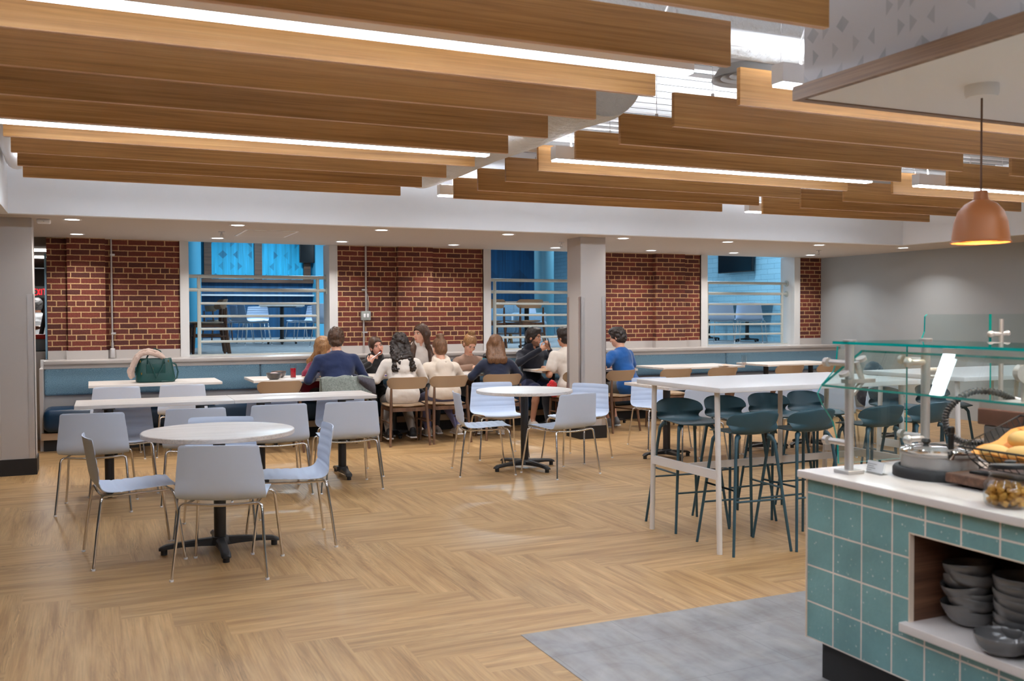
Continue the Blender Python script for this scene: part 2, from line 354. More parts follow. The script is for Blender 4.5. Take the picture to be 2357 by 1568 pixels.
# ------------------------------------------------------------------ the setting
YB, ZS = 12.45, 2.44
def herringbone():
    W_, L_ = .2335, 1.25; me_v = []; me_f = []; uvs = []
    x0, x1, y0, y1 = -8., 11.3, -6., 12.9
    for k in range(-110, 111):
        for m in range(-14, 15):
            bx = 1.133+W_*k+L_*m; by = 5.269-W_*k+L_*m
            for (ax, ay, lx, ly) in ((bx, by, W_, L_), (bx+W_, by+L_-W_, L_, W_)):
                if ax+lx < x0 or ax > x1 or ay+ly < y0 or ay > y1: continue
                a0, b0, a1, b1 = max(ax, x0), max(ay, y0), min(ax+lx, x1), min(ay+ly, y1)
                n = len(me_v); me_v += [(a0, b0, 0), (a1, b0, 0), (a1, b1, 0), (a0, b1, 0)]; me_f.append((n, n+1, n+2, n+3))
                ou, ov = random.uniform(0, 60), random.uniform(0, 60)
                for (px, py) in ((a0, b0), (a1, b0), (a1, b1), (a0, b1)):
                    uvs.append((px-ax+ou, py-ay+ov) if lx > ly else (py-ay+ou, px-ax+ov))
    me = bpy.data.meshes.new('floor'); me.from_pydata(me_v, [], me_f); me.materials.append(M['floor'])
    uv = me.uv_layers.new(name='UVMap')
    for i, q in enumerate(uvs): uv.data[i].uv = q
    o = bpy.data.objects.new('floor', me); C.objects.link(o); o['kind'] = 'structure'
herringbone()
struct('floor_grey_vinyl', MB().box((1.82, -5.9, -.002), (11.2, 4.0, .0025)), M['vinyl'])
b = MB()
for x0, x1 in ((-.47, 1.017), (2.999, 5.091), (7.072, 8.797), (10.773, 11.3)): b.box((x0, YB, .9), (x1, 12.76, 2.47))
for x0, x1 in ((-.25, .165), (3.815, 4.31), (7.92, 8.445)): b.box((x0, YB-.1, 1.08), (x1, YB+.02, 2.45))
struct('wall_back', b, M['brick'])
struct('wall_back_base', MB().box((-.55, 12.42, 0), (11.3, 12.76, .995)).box((-.47, YB+.02, 2.46), (11.3, 12.76, 4.1)), M['white'])
# grey upstand under the brick, stepping round the pilasters
b = MB()
for x0, x1, y in ((-.47, -.27, YB), (-.27, .185, YB-.1), (.185, 1.017, YB), (2.999, 3.795, YB), (3.795, 4.33, YB-.1), (4.33, 5.091, YB), (7.072, 7.9, YB), (7.9, 8.465, YB-.1), (8.465, 8.797, YB), (10.773, 11.24, YB)):
    b.box((x0, y-.02, .995), (x1, YB+.02, 1.10))
struct('trim_1', b, M['laminate'])
struct('trim_2', MB().box((-.5, 11.98, .955), (11.24, 12.47, .998), bev=.004), M['ledge'])
struct('trim_3', MB().box((-.5, 12.02, .905), (11.24, 12.43, .955)), M['laminate'])
wins = [(1.017, 1.123, 2.889, 2.999), (5.091, 5.207, 6.95, 7.072), (8.797, 8.923, 10.658, 10.773)]
for i, (a, c, d, e) in enumerate(wins):
    fr = MB().box((a, YB-.025, .997), (c, 12.77, 2.45)).box((d, YB-.025, .997), (e, 12.77, 2.45)).box((a, YB-.03, .997), (a+.02, YB, 2.44)).box((e-.02, YB-.03, .997), (e, YB, 2.44))
    o = struct('window_%d' % (i+1), fr, M['trimwhite']); fr2 = MB().box((c, YB, .99), (d, 12.95, 1.0)); fr2.build('sill', M['quartz'], o)
    wl = ('left', 'middle', 'right')[i]
    t = thing('guard_rail', 'pale grey-green pipe railing across the %s window opening' % wl, 'railing', (0, 12.62, 0), 0, 'pipe railings in the window openings')
    p0, p1 = ((1.26, 2.775), (5.345, 6.80), (9.05, 10.56))[i]; L0 = c if i != 2 else p0
    for px in (p0, p1): MB().tube([(px, 0, 1.0), (px, 0, 2.01)], .0235, 14).build('post', M['rail'], t)
    for z in (2.012, 1.84):
        r = MB().tube([(L0, 0, z), (d, 0, z)], .0235, 14).build('rail', M['rail'], t)
        MB().tube([(d-.012, 0, z), (d, 0, z)], .052, 20).build('wall_flange', M['rail'], r)
    for z in (1.667, 1.503, 1.34, 1.178): MB().tube([(p0, 0, z), (p1, 0, z)], .0165, 12).build('rail', M['rail'], t)
    MB().box((c, -.03, 1.0), (d, .03, 1.018)).build('floor_plate', M['rail'], t)
# ceilings: recess with deck above, dropped soffit round it
X0, X1, Y1 = -.67, 10.15, 9.66
struct('ceiling_soffit', MB().box((X0-.1, Y1+.1, ZS), (11.3, YB+.02, ZS+.12)).box((X1+.1, Y1-.0, ZS), (11.3, Y1+.1, ZS+.12)), M['soffit'])
struct('ceiling_soffit_left', MB().box((-8, -6, ZS), (X0-.1, 12.4, ZS+.12)), M['soffit'])
struct('ceiling_soffit_right', MB().box((X1+.1, -6, ZS), (11.3, Y1, ZS+.12)), M['soffit'])
struct('trim_bulkhead_back', MB().box((X0, Y1, ZS-.001), (X1, Y1+.1, 3.4)), M['white'])
struct('trim_bulkhead_left', MB().box((X0-.1, -6, ZS-.001), (X0, Y1+.1, 3.4)), M['white'])
struct('trim_bulkhead_right', MB().box((X1, -6, ZS-.001), (X1+.1, Y1+.1, 3.4)), M['white'])
b = MB().box((X0-.1, -6, 3.36), (X1+.1, Y1+.1, 3.44))
for i in range(56):
    y = -1.6+i*.2; b.prism([(y, 3.37), (y+.03, 3.3), (y+.11, 3.3), (y+.14, 3.37)], 'x', X0, X1)
struct('ceiling', b, M['deck'])
b = MB()
for i in range(56): b.box((X0, -1.6+i*.2+.112, 3.298), (X1, -1.6+i*.2+.120, 3.37))
struct('trim_10', b, M['seam'])
struct('wall_right', MB().box((11.24, -6, 0), (11.4, 12.6, 3.4)), M['grey_wall'])
struct('wall_left', MB().box((-8.1, -6, 0), (-8, 12.5, 3.4)), M['grey_wall'])
struct('wall_front', MB().box((-8, -6.1, 0), (11.3, -6, 3.4)), M['grey_wall'])
# columns
def column(x0, x1, y0, y1, label, sides):
    o = struct('column', MB().box((x0, y0, .155), (x1, y1, ZS)), M['laminate'])
    MB().box((x0-.012, y0-.012, 0), (x1+.012, y1+.012, .155)).build('base', M['black'], o)
    for sx, sy in sides:
        cx, cy = (x1 if sx > 0 else x0), (y1 if sy > 0 else y0); g = MB()
        g.box((cx-.052*sx, cy, .155), (cx+.004*sx, cy+.004*sy, 1.72)); g.box((cx, cy-.052*sy, .155), (cx+.004*sx, cy+.004*sy, 1.72)); g.build('corner_guard', M['steel'], o)
column(5.385, 5.725, 10.06, 10.41, '', ((-1, -1), (1, -1), (-1, 1)))
column(-.84, -.50, 10.06, 10.41, '', ((-1, -1), (1, -1)))
# service-line bulkhead at upper right: papered face, timber edge, white underside
struct('trim_4', MB().box((2.87, -4, 2.46), (10.1, 3.29, 3.36)), M['paper'])
struct('trim_5', MB().box((2.84, -4, 2.44), (2.87, 3.33, 2.502)).box((2.87, 3.29, 2.44), (10.1, 3.33, 2.502)), M['trimwood'])
struct('ceiling_service', MB().box((2.865, -4, 2.446), (10.1, 3.295, 2.462)), M['white'])
# the kitchen glimpsed past the left column
struct('wall_kitchen', MB().box((-8, 24, 0), (-.47, 24.1, 2.6)).box((-8.1, 12.5, 0), (-8, 24, 2.6)).box((-.45, 12.77, 0), (-.38, 24, 2.6)), plain('kitchen_wall', S(120, 116, 112), .6))
struct('floor_kitchen', MB().box((-8, 12.5, -.05), (-.4, 24, -.001)), plain('kitchen_floor', S(110, 84, 74), .4))
struct('ceiling_kitchen', MB().box((-8, 12.4, 2.62), (-.4, 24, 2.7)).box((-8, 12.4, 2.44), (-.4, 14.0, 2.62)), plain('kitchen_ceiling', S(150, 146, 138), .8))
struct('trim_6', MB().box((-.495, 12.46, 1.0), (-.472, 12.5, 2.25)), plain('blue_grey_frame', S(120, 156, 180), .5))
# ------------------------------------------------------------------ the raised room beyond the windows
FZ = .95
struct('floor_upper', MB().box((-.35, 12.77, FZ-.1), (13, 25.3, FZ)), M['greycarpet'])
struct('ceiling_upper', MB().box((-.5, 12.76, 4.0), (13, 25.3, 4.1)), plain('upper_ceiling', S(170, 190, 205), .8))
struct('wall_upper_left', MB().box((-.36, 12.77, FZ), (-.3, 25.3, 4.1)), M['bluewall'])
b = MB().box((-.5, 25, FZ), (13, 25.15, 2.42)); struct('wall_upper_back', b, M['bluewall'])
struct('wall_upper_back_top', MB().box((-.5, 25.02, 2.42), (5.75, 25.15, 4.1)), M['cyanwall'])
struct('wall_upper_back_right', MB().box((5.75, 25.0, 2.42), (13, 25.15, 4.1)), M['bluewall'])
struct('wall_upper_right', MB().box((12.5, 12.76, FZ), (12.65, 25, 4.1)), M['blue_block'])
b = MB()
for x0, x1 in ((2.62, 2.80), (3.86, 4.05), (5.12, 5.30)): b.box((x0, 24.9, 2.42), (x1, 25.02, 4.0))
b.box((2.3, 24.86, 2.36), (5.36, 25.0, 2.45)); struct('trim_7', b, M['walnut'])
struct('trim_8', MB().box((2.3, 24.8, 2.02), (5.36, 25.0, 2.06)), M['trimwhite'])
struct('wall_upper_pier', MB().box((5.36, 24.6, FZ), (5.75, 25.0, 4.0)), M['skyblue'])
o = struct('column_round', MB().cyl((1.62, 17.6, FZ), .18, 3.05), M['skyblue'])
o = struct('column_round', MB().cyl((10.1, 20.75, FZ), .24, 3.05), M['tealcol'])
for i, (x, y, wts) in enumerate(((3.4, 15.8, .8), (4.0, 22.3, 1.7), (7.4, 17., 1.), (8.6, 22., .8), (11.0, 14.6, .6), (11.3, 20., .7))):
    t = thing('ceiling_light', 'round ceiling light in the blue room beyond the windows', 'ceiling light', (x, y, 3.99), 0, 'ceiling lights of the blue room')
    MB().cyl((0, 0, -.04), .2, .045).build('housing', M['white'], t); MB().disc((0, 0, -.042), .18, up=False).build('lens', M['downlens'], t)
    area_lamp(t, (0, 0, -.06), .36, UPPER_W*wts, (.62, .85, 1.0))
# ------------------------------------------------------------------ ceiling baffles and linear lights
YK = [8.375-.611*k for k in range(10)]
BANKS = {'left': (-.47, 2.605, range(10)), 'middle': (3.125, 6.18, range(8)), 'right': (6.72, 9.2, range(8))}
for bank, (x0, x1, ks) in BANKS.items():
    for k in ks:
        y = YK[k]; t = thing('ceiling_baffle', 'slim oak ceiling baffle, %s from the white bulkhead in the %s bank' % (ORD[k], bank), 'baffle', (x0, y, 2.6), 0, 'oak baffles of the %s bank' % bank)
        bd = MB().box((0, -.03, 0), (x1-x0, 0, .197), bev=.0015).build('board', M['beam'], t, uvoff=(random.uniform(0, 40), random.uniform(0, 40)))
        MB().box((.001, -.029, -.0012), (x1-x0-.001, -.001, .001)).build('bottom_strip', M['bottomstrip'], bd)  # paler strip along the bottom face of the board
        for cx in (.28, x1-x0-.28): MB().tube([(cx, -.015, .197), (cx, -.015, .215), (cx, -.015, .216), (cx, -.015, .75)], [.011, .011, .0018, .0018], 6).build('hanger', M['steel'], t)
    for j, y in enumerate((8.62, 6.25, 3.77, 1.33, -1.1, -3.5)):  # rows past the third are out of view, fixture repeats added as fill
        if bank != 'left' and y < 3: continue
        zz = 2.64 if j else {'left': 2.668, 'middle': 2.657, 'right': 2.65}[bank]
        lab = 'white linear ceiling light in the %s baffle bank, %s from the white bulkhead' % (bank, ORD[j])
        t = thing('linear_light', lab, 'ceiling light', (x0-.005-(.05 if j == 0 and bank == 'middle' else 0), y, zz), 0, 'linear lights between the baffles')
        ln = x1-x0
        MB().box((0, -.042, .004), (ln, .042, .10)).build('housing', M['whitemetal'], t)
        MB().box((.004, -.037, -.008), (ln-.004, .037, .0045)).build('lower_lens', M['led'], t)
        MB().box((.02, -.03, .10), (ln-.02, .03, .102)).build('upper_lens', M['ledup'], t)
        for cx in (.15, ln-.15):
            MB().tube([(cx, 0, .10), (cx-.01, 0, .2), (cx+.05, .02, .32), (cx+.03, .03, .70)], .006, 6).build('power_cord', M['whitemetal'], t)
# ducts and pipes above the baffles
solo('duct', MB().lathe([(1e-3, 0), (.27, 0), (.285, .1), (.27, .5), (.28, 1.2), (.265, 2.0), (.28, 2.8), (.27, 3.6), (1e-3, 3.6)], n=40), M['duct'], 'white wrapped round duct hanging above the gap between left and middle baffles', 'duct', loc=(2.93, 5.15, 3.0)).rotation_euler = (-PI/2, 0, 0)
solo('duct', MB().lathe([(1e-3, 0), (.16, 0), (.17, .5), (.158, 1.0), (.168, 1.6), (.16, 2.2), (1e-3, 2.2)], n=40), M['duct'], 'white wrapped duct crossing above the papered bulkhead corner', 'duct', loc=(2.1, 4.40, 3.115)).rotation_euler = (0, PI/2, 0)
solo('pipe', MB().tube([(-.6, 4.05, 2.94), (9.8, 4.05, 2.94)], .045, 14), M['pipe'], 'thick white pipe crossing above the middle bank of baffles', 'pipe')
solo('pipe', MB().tube([(-.6, 7.1, 2.9), (9.8, 7.1, 2.9)], .05, 14), M['pipe'], 'white pipe running above the third baffle from the bulkhead', 'pipe')
solo('pipe', MB().tube([(-.6, 8.9, 2.93), (9.8, 8.9, 2.93)], .06, 14), M['pipe'], 'white pipe running close along the white bulkhead', 'pipe')
solo('pipe', MB().tube([(-.56, 3., 2.95), (-.56, 8.2, 2.95), (-.56, 8.6, 2.9), (-.56, 9.2, 2.86)], .09, 16), M['pipe'], 'fat white pipe at the left ends of the oak baffles', 'pipe')
t = thing('air_diffuser', 'round grey air diffuser above the baffles near the papered bulkhead', 'air vent', (3.86, 4.94, 3.0))
for i, (r0, r1, z0) in enumerate(((.235, .19, 0), (.175, .135, .012), (.12, .08, .024), (.065, .01, .036))):
    MB().lathe([(r0, z0), (r1, z0+.07), (r1-.004, z0+.075), (r0-.01, z0+.012), (r0, z0)], n=40).build('ring', plain('diffuser_grey', S(176, 172, 168), .5) if i == 0 else bpy.data.materials['diffuser_grey'], t)
MB().cyl((0, 0, .08), .12, .21).build('collar', M['pipe'], t)
# recessed downlights, sprinklers, vent, sensor
rows = (('nearer the white bulkhead', 10.05, [-.151, 1.393, 2.917, 4.43, 5.97, 7.53, 9.04, 10.57]), ('nearer the brick wall', 11.80, [-.132, 1.398, 2.908, 4.41, 5.92, 7.48, 8.95, 10.44]))
for rn, y, xs in rows:
    for i, x in enumerate(xs):
        t = thing('downlight', 'small round recessed downlight, %s from the left in the row %s' % (ORD[i], rn), 'downlight', (x, y, ZS), 0, 'recessed downlights in the soffit')
        MB().lathe([(.088, -.001), (.085, -.006), (.066, -.005), (.062, .0), (.062, .004)], n=32).build('trim_ring', M['white'], t)
        MB().disc((0, 0, -.003), .064, 32, up=False).build('lens', M['downlens'], t)
        area_lamp(t, (0, 0, -.012), .12, DOWN_W, (1., .96, .92), spread=math.radians(125))
for i, (x, y) in enumerate(((3.35, 1.7), (3.35, .3), (4.6, 2.6), (4.6, 1.0), (6.4, 2.6), (6.4, 1.0))):  # unseen downlights, added as fill for the counter and its tiled front
    t = thing('downlight', 'small round fill downlight added out of view in the underside over the service counter', 'downlight', (x, y, 2.446), 0, 'added fill downlights over the service counter')
    MB().lathe([(.088, -.001), (.085, -.006), (.066, -.005), (.062, .0), (.062, .004)], n=32).build('trim_ring', M['white'], t)
    MB().disc((0, 0, -.003), .064, 32, up=False).build('lens', M['downlens'], t); area_lamp(t, (0, 0, -.012), .12, 16, (1., .95, .9), spread=math.radians(140))
for i, x in enumerate((1.337, 5.553, 9.797)):
    t = thing('sprinkler', 'small hanging fire sprinkler head in the soffit, %s from the left' % ORD[i], 'sprinkler', (x, 10.9, ZS), 0, 'sprinkler heads')
    MB().cyl((0, 0, -.006), .035, .006, 20).build('escutcheon', M['steel'], t); MB().tube([(0, 0, 0), (0, 0, -.03)], .008, 8).tube([(-.012, 0, -.03), (-.014, 0, -.05), (0, 0, -.058), (.014, 0, -.05), (.012, 0, -.03)], .003, 6).build('frame', M['steel'], t); MB().cyl((0, 0, -.062), .022, .003, 16).build('deflector', M['steel'], t)
t = thing('access_panel', 'flush rectangular access panel in the soffit', 'ceiling panel', (1.83, 10.95, ZS))
MB().box((-.29, -.42, -.006), (.29, .42, 0)).build('frame', M['white'], t); MB().box((-.26, -.39, -.008), (.26, .39, -.005)).build('panel', M['soffit'], t)
t = thing('smoke_detector', 'small white box detector on the soffit beside the left column', 'detector', (-.40, 10.16, ZS))
MB().box((-.06, -.05, -.04), (.06, .05, 0), bev=.012).build('body', M['white'], t); MB().cyl((0, -.051, -.025), .006, .002, 10).build('lamp', M['blackplastic'], t)
# conduits on the brick
t = thing('conduit', 'thin steel conduit running down the brick beside the left pilaster', 'conduit', (.235, YB-.02, 0))
MB().tube([(0, 0, 1.16), (0, 0, 2.44)], .011, 10).build('pipe', M['steel'], t); MB().box((-.03, -.03, 1.0), (.03, .02, 1.12), bev=.01).tube([(0, 0, 1.11), (0, 0, 1.19)], .016, 10).build('conduit_body', M['steel'], t)
for z in (1.30, 2.25): MB().box((-.012, -.013, z-.012), (.04, .02, z+.012)).build('clamp', M['steel'], t)
t = thing('conduit', 'steel conduit with twin outlet box on the brick left of the middle pilaster', 'conduit', (3.37, YB-.02, 0))
MB().tube([(.015, 0, 1.56), (.015, 0, 2.44)], .014, 10).build('pipe', M['steel'], t); MB().tube([(.04, 0, 1.56), (.045, 0, 1.75), (.02, 0, 1.82)], .006, 8).build('cable', M['steel'], t)
MB().tube([(-.02, 0, 1.0), (-.02, 0, 1.46)], .013, 10).build('pipe', M['steel'], t)
ob = MB().box((-.06, -.045, 1.44), (.07, .015, 1.565), bev=.012).build('outlet_box', plain('galvanised', S(168, 174, 170), .5, .3), t)
for dx in (-.018, .028): MB().box((dx-.014, -.049, 1.48), (dx+.014, -.044, 1.53), bev=.005).build('socket', M['white'], ob)
for z in (1.28, 1.85): MB().box((-.04, -.013, z-.01), (.03, .02, z+.01)).build('clamp', M['steel'], t)
# pendant over the service counter
t = thing('pendant_lamp', 'terracotta dome pendant lamp hanging over the service counter', 'pendant lamp', (3.39, 2.813, ZS))
MB().lathe([(1e-3, .006), (.066, .006), (.066, -.03), (.06, -.045), (1e-3, -.047)], n=36).build('canopy', M['white'], t)
MB().tube([(0, 0, -.04), (0, 0, -.44)], .0042, 8).build('cord', plain('brown_cord', S(92, 62, 44), .7), t)
sh = MB().lathe([(.0255, -.435), (.0265, -.43), (.0275, -.455), (.031, -.468), (.062, -.485), (.088, -.515), (.103, -.56), (.109, -.61), (.112, -.638), (.118, -.642), (.118, -.647), (.111, -.646), (.107, -.61), (.1, -.56), (.085, -.52), (.06, -.49), (.03, -.474), (.0255, -.455), (1e-3, -.452)], n=48).build('shade', M['terracotta'], t)
MB().lathe([(.106, -.635), (.099, -.56), (.084, -.521), (.06, -.492), (.01, -.478)], n=40).build('shade_lining', M['shade_in'], t)
MB().lathe([(1e-3, -.43), (.024, -.431), (.027, -.452), (.026, -.47), (1e-3, -.471)], n=24).build('cap', M['terracotta'], t)
MB().ball((0, 0, -.555), .03).build('bulb', emitter('warm_bulb', (1., .62, .25), 5.), t)
area_lamp(t, (0, 0, -.6), .08, 5, (1., .7, .4))
# ------------------------------------------------------------------ furniture makers
def shell_grid(prof, nr, nc, wrap, thick, rib=None, dish=None, ends=(.012, .02)):
    P = spline(prof, nr); F = []; B = []
    T = np.gradient(P[:, :2], axis=0); T /= np.linalg.norm(T, axis=1)[:, None]
    seg = np.concatenate([[0], np.cumsum(np.linalg.norm(np.diff(P[:, :2], axis=0), axis=1))])
    for i in range(nr):
        y, z, hw = P[i]; ny, nz = T[i, 1], -T[i, 0]      # normal on the sitter's side
        e = min(seg[i], seg[-1]-seg[i]); r = ends[0] if seg[i] < seg[-1]/2 else ends[1]
        if e < r: hw = hw-r+math.sqrt(max(0, r*r-(r-e)**2))
        fr = []; bk = []
        for j in range(nc):
            u = -1+2*j/(nc-1); x = hw*math.sin(u*PI/2*.999) if False else hw*u
            wy, wz = wrap(y, z, u, P[i]); off = thick/2*(1-.6*abs(u)**8)
            rb = rib(y, z, seg[i], u) if rib else 0
            fr.append((x, y+wy+ny*(off+rb), z+wz+nz*(off+rb))); bk.append((x, y+wy-ny*off, z+wz-nz*off))
        F.append(fr); B.append(bk)
    return F, B
def make_shell_chair():
    t = thing('shell_chair', '', 'chair')
    prof = [(.238, .436, .20), (.222, .452, .207), (.12, .450, .215), (-.02, .443, .226), (-.12, .440, .238), (-.185, .450, .250), (-.222, .482, .256), (-.242, .535, .252), (-.257, .62, .243), (-.271, .71, .231), (-.281, .772, .225)]
    wrap = lambda y, z, u, p: (.028*u*u*min(1, max(0, (z-.45)/.12)), .010*u*u*(1-min(1, max(0, (z-.45)/.1))))
    def rib(y, z, s, u):
        if z > .5: f = ((z-.512)/.053) % 1.0
        elif y > -.1 and z < .46: f = ((y+.1)/.062) % 1.0
        else: return 0
        return -.005*(1-min(1, min(f, 1-f)/.28))
    F, B = shell_grid(prof, 84, 15, wrap, .010, rib); MB().sheet(F, B).build('shell', M['shell'], t)
    for sx in (-1, 1):
        for y0, y1, yb in ((-.262, -.212, -.2), (.262, .21, .195)):
            zb = .427 if y0 < 0 else .43
            pts = [(.266*sx, y0, .008), (.246*sx, (y0+y1)/2-(.0), .22), (.232*sx, y1, .395), (.227*sx, y1+(yb-y1)*.4, .417), (.212*sx, yb, zb), (.19*sx, yb, zb+.001), (.10*sx, yb, zb-.007), (0, yb, zb-.010)]
            lg = MB().tube(pts, .0088, 10).build('leg', M['chrome'], t)
            MB().cyl((.2665*sx, y0*1.003, 0), .0115, .011, 14).build('foot_cap', M['white'], lg)
    for sx in (-1, 1): MB().tube([(.2*sx, -.2, .425), (.19*sx, 0, .424), (.195*sx, .195, .43)], .0075, 8).build('seat_rail', M['chrome'], t)
    return t
def make_tan_chair(legh=0.):
    t = thing('wooden_chair', '', 'chair'); h = legh
    rows = []; 
    prof = [(.225, .448, .20), (.215, .458, .215), (.1, .458, .228), (-.05, .452, .225), (-.16, .456, .205), (-.2, .463, .16)]
    F, B = shell_grid(prof, 30, 11, lambda y, z, u, p: (0, .006*u*u), .022, ends=(.03, .06))
    for G in (F, B):
        for i, r in enumerate(G): G[i] = [(x, y, z+h) for x, y, z in r]
    MB().sheet(F, B).build('seat', M['tan'], t)
    F = []; B = []; nr, nc = 14, 27
    for i in range(nr):
        a = i/(nr-1); fr = []; bk = []
        for j in range(nc):
            u = -1+2*j/(nc-1); e = 1-abs(u); rnd = math.sqrt(max(0, 1-(max(0, .22-e)/.22)**2)); zc = .725+.0*u; hh = .068*max(.35, rnd)
            z = zc+hh*(2*a-1); x = u*(.234+.012*(a-.5)); y = -.25+.105*abs(u)**2.6-.03*(a-.5); th = .009
            d = 1 if True else 0; ny = math.cos(abs(u)*.9); nx = -math.copysign(math.sin(abs(u)*.9), u)
            fr.append((x+nx*th, y+ny*th, z+h)); bk.append((x-nx*th, y-ny*th, z+h))
        F.append(fr); B.append(bk)
    MB().sheet(F, B).build('backrest', M['tan'], t)
    for sx in (-1, 1):
        lg = MB().tube([(.236*sx, -.272, 0), (.222*sx, -.238, .25+h*.5), (.210*sx, -.214, .47+h), (.208*sx, -.222, .672+h)], [.0135, .017, .0185, .013], 10).build('rear_leg', M['chairwood'], t)
        MB().tube([(.222*sx, .226, 0), (.208*sx, .2, .42+h), (.206*sx, .198, .44+h)], [.0125, .018, .0175], 10).build('front_leg', M['chairwood'], t)
        MB().box((.196*sx, -.215, .40+h), (.216*sx, .2, .44+h)).build('side_rail', M['chairwood'], t)
        MB().tube([(.224*sx, -.24, .27+h*.4), (.214*sx, .212, .27+h*.4)], .0105, 8).build('stretcher', M['chairwood'], t)
    for y in (-.222, .19): MB().box((-.2, y, .397+h), (.2, y+.02, .44+h)).build('seat_frame', M['chairwood'], t)
    return t
def make_bar_stool():
    t = thing('bar_stool', '', 'bar stool')
    prof = [(.205, .738, .09), (.182, .743, .14), (.08, .742, .172), (-.04, .740, .178), (-.11, .744, .168), (-.150, .763, .172), (-.172, .795, .186), (-.187, .83, .188), (-.199, .865, .172), (-.207, .892, .115)]
    F, B = shell_grid(prof, 56, 21, lambda y, z, u, p: (.085*(abs(u)*p[2]/.19)**2.2*min(1, max(0, (z-.742)/.05)), .020*(abs(u)*p[2]/.19)**2*(1 if y < .05 else max(0, 1-(y-.05)/.12))*(1-min(1, max(0, (z-.78)/.08)))), .011, ends=(.03, .03))
    MB().sheet(F, B).build('shell', M['stool'], t)
    fx, fy, tx, ty = .212, .215, .138, .128
    P = lambda sx, sy, z: (sx*(fx+(tx-fx)*z/.735), sy*(fy+(ty-fy)*z/.735), z)
    for sx in (-1, 1):
        for sy in (-1, 1):
            MB().tube([P(sx, sy, 0), P(sx, sy, .62), P(sx, sy, .69), (sx*tx*.9, sy*ty*.9, .722), (sx*tx*.78, sy*ty*.8, .727)], [.0088, .0105, .012, .0155, .019], 12).build('leg', M['stoolleg'], t)
    for (a, b2, z) in (((-1, 1), (1, 1), .27), ((-1, -1), (1, -1), .33), ((-1, -1), (-1, 1), .40), ((1, -1), (1, 1), .40), ((-1, -1), (-1, 1), .46 if False else .40)):
        MB().tube([P(*a, z), P(*b2, z)], .0068, 8).build('footrest', M['stoolleg'], t)
    return t
def pedestal(t, h, arms, L_=.36, base_rot=0.):
    MB().tube([(0, 0, .05), (0, 0, h-.035)], .038, 20).build('column', M['blackmetal'], t)
    MB().box((-.12, -.12, h-.04), (.12, .12, h-.032)).build('top_plate', M['blackmetal'], t)
    base = MB().lathe([(1e-3, .09), (.05, .088), (.062, .07), (.066, .045), (1e-3, .04)], n=24).build('base', M['blackmetal'], t)
    for k in range(arms):
        a = base_rot+2*PI*k/arms; c, s = math.cos(a), math.sin(a); rows = []
        for d, z0, z1, hw in ((.03, .035, .085, .034), (.12, .04, .082, .029), (.24, .042, .072, .026), (L_-.03, .036, .062, .03), (L_, .03, .05, .028), (L_+.012, .03, .042, .02)):
            rows.append([(c*d-s*q, s*d+c*q, z) for q, z in ((-hw, z0), (-hw, z1-.012), (-hw*.6, z1), (hw*.6, z1), (hw, z1-.012), (hw, z0))])
        ar = MB().loft(rows, True, True).build('arm', M['blackmetal'], t)
        MB().cyl((c*(L_-.02), s*(L_-.02), 0), .02, .034, 14).build('glide', M['black'], ar)
def make_round_table():
    t = thing('round_table', '', 'table'); h = .772; r = .472
    MB().lathe([(1e-3, h-.03), (r-.004, h-.03), (r, h-.026), (r, h-.004), (r-.004, h), (1e-3, h)], n=96).build('tabletop', M['tabletop'], t)
    pedestal(t, h, 4, .36, 0); return t
def make_rect_table(w_, d_, nped=2, arms=2):
    def f():
        t = thing('dining_table', '', 'table'); h = .772
        MB().box((-w_/2, -d_/2, h-.03), (w_/2, d_/2, h), bev=.003).build('tabletop', M['tabletop'], t)
        for k in range(nped):
            x = (-w_/2+.26+k*(w_-.52)) if nped > 1 else 0
            e = bpy.data.objects.new('pedestal', None); C.objects.link(e); e.parent = t; e.location = (x, 0, 0)
            MB().tube([(0, 0, .05), (0, 0, h-.035)], .038, 20).build('column', M['blackmetal'], e)
            MB().box((-.05, -.28, h-.04), (.05, .28, h-.031)).build('top_plate', M['blackmetal'], e); g = MB(); g.lathe([(1e-3, .09), (.05, .088), (.06, .05), (1e-3, .04)], n=20)
            for s in ((1, -1) if arms == 2 else (1, -1, 2, -2)):
                rows = []
                for d, z0, z1, hw in ((.0, .035, .088, .036), (.12, .04, .08, .029), (.24, .042, .07, .027), (.265, .03, .06, .03), (.285, .03, .045, .022)):
                    sg = 1 if s > 0 else -1
                    rows.append([((q, sg*d, z) if abs(s) == 1 else (sg*d, q, z)) for q, z in ((-hw, z0), (-hw, z1-.01), (hw, z1-.01), (hw, z0))])
                g.loft(rows, True, True)
                g.cyl(((0, sg*.265, 0) if abs(s) == 1 else (sg*.265, 0, 0)), .02, .034, 12)
            g.build('base', M['blackmetal'], e)
        return t
    return f
def make_bar_table():
    t = thing('bar_table', '', 'bar table'); h = 1.05; w_, d_ = 1.73, .96
    MB().box((-w_/2, -d_/2, h-.032), (w_/2, d_/2, h), bev=.003).build('tabletop', M['bartop'], t)
    xs = (-w_/2+.07, w_/2-.12)
    for x in xs:
        for s in (-1, 1): MB().tube([(x, s*.39, 0), (x, s*.36, h-.03)], .0175, 18).build('leg', M['whitemetal'], t)
        MB().box((x-.014, -.375, .465), (x+.014, .375, .52)).build('end_rail', M['whitemetal'], t)
    MB().box((xs[0], -.012, .47), (xs[1], .012, .515)).build('stretcher', M['whitemetal'], t)
    MB().tube([(0.0, 0, .47), (0.0, 0, h-.03)], .016, 16).build('post', M['whitemetal'], t); return t

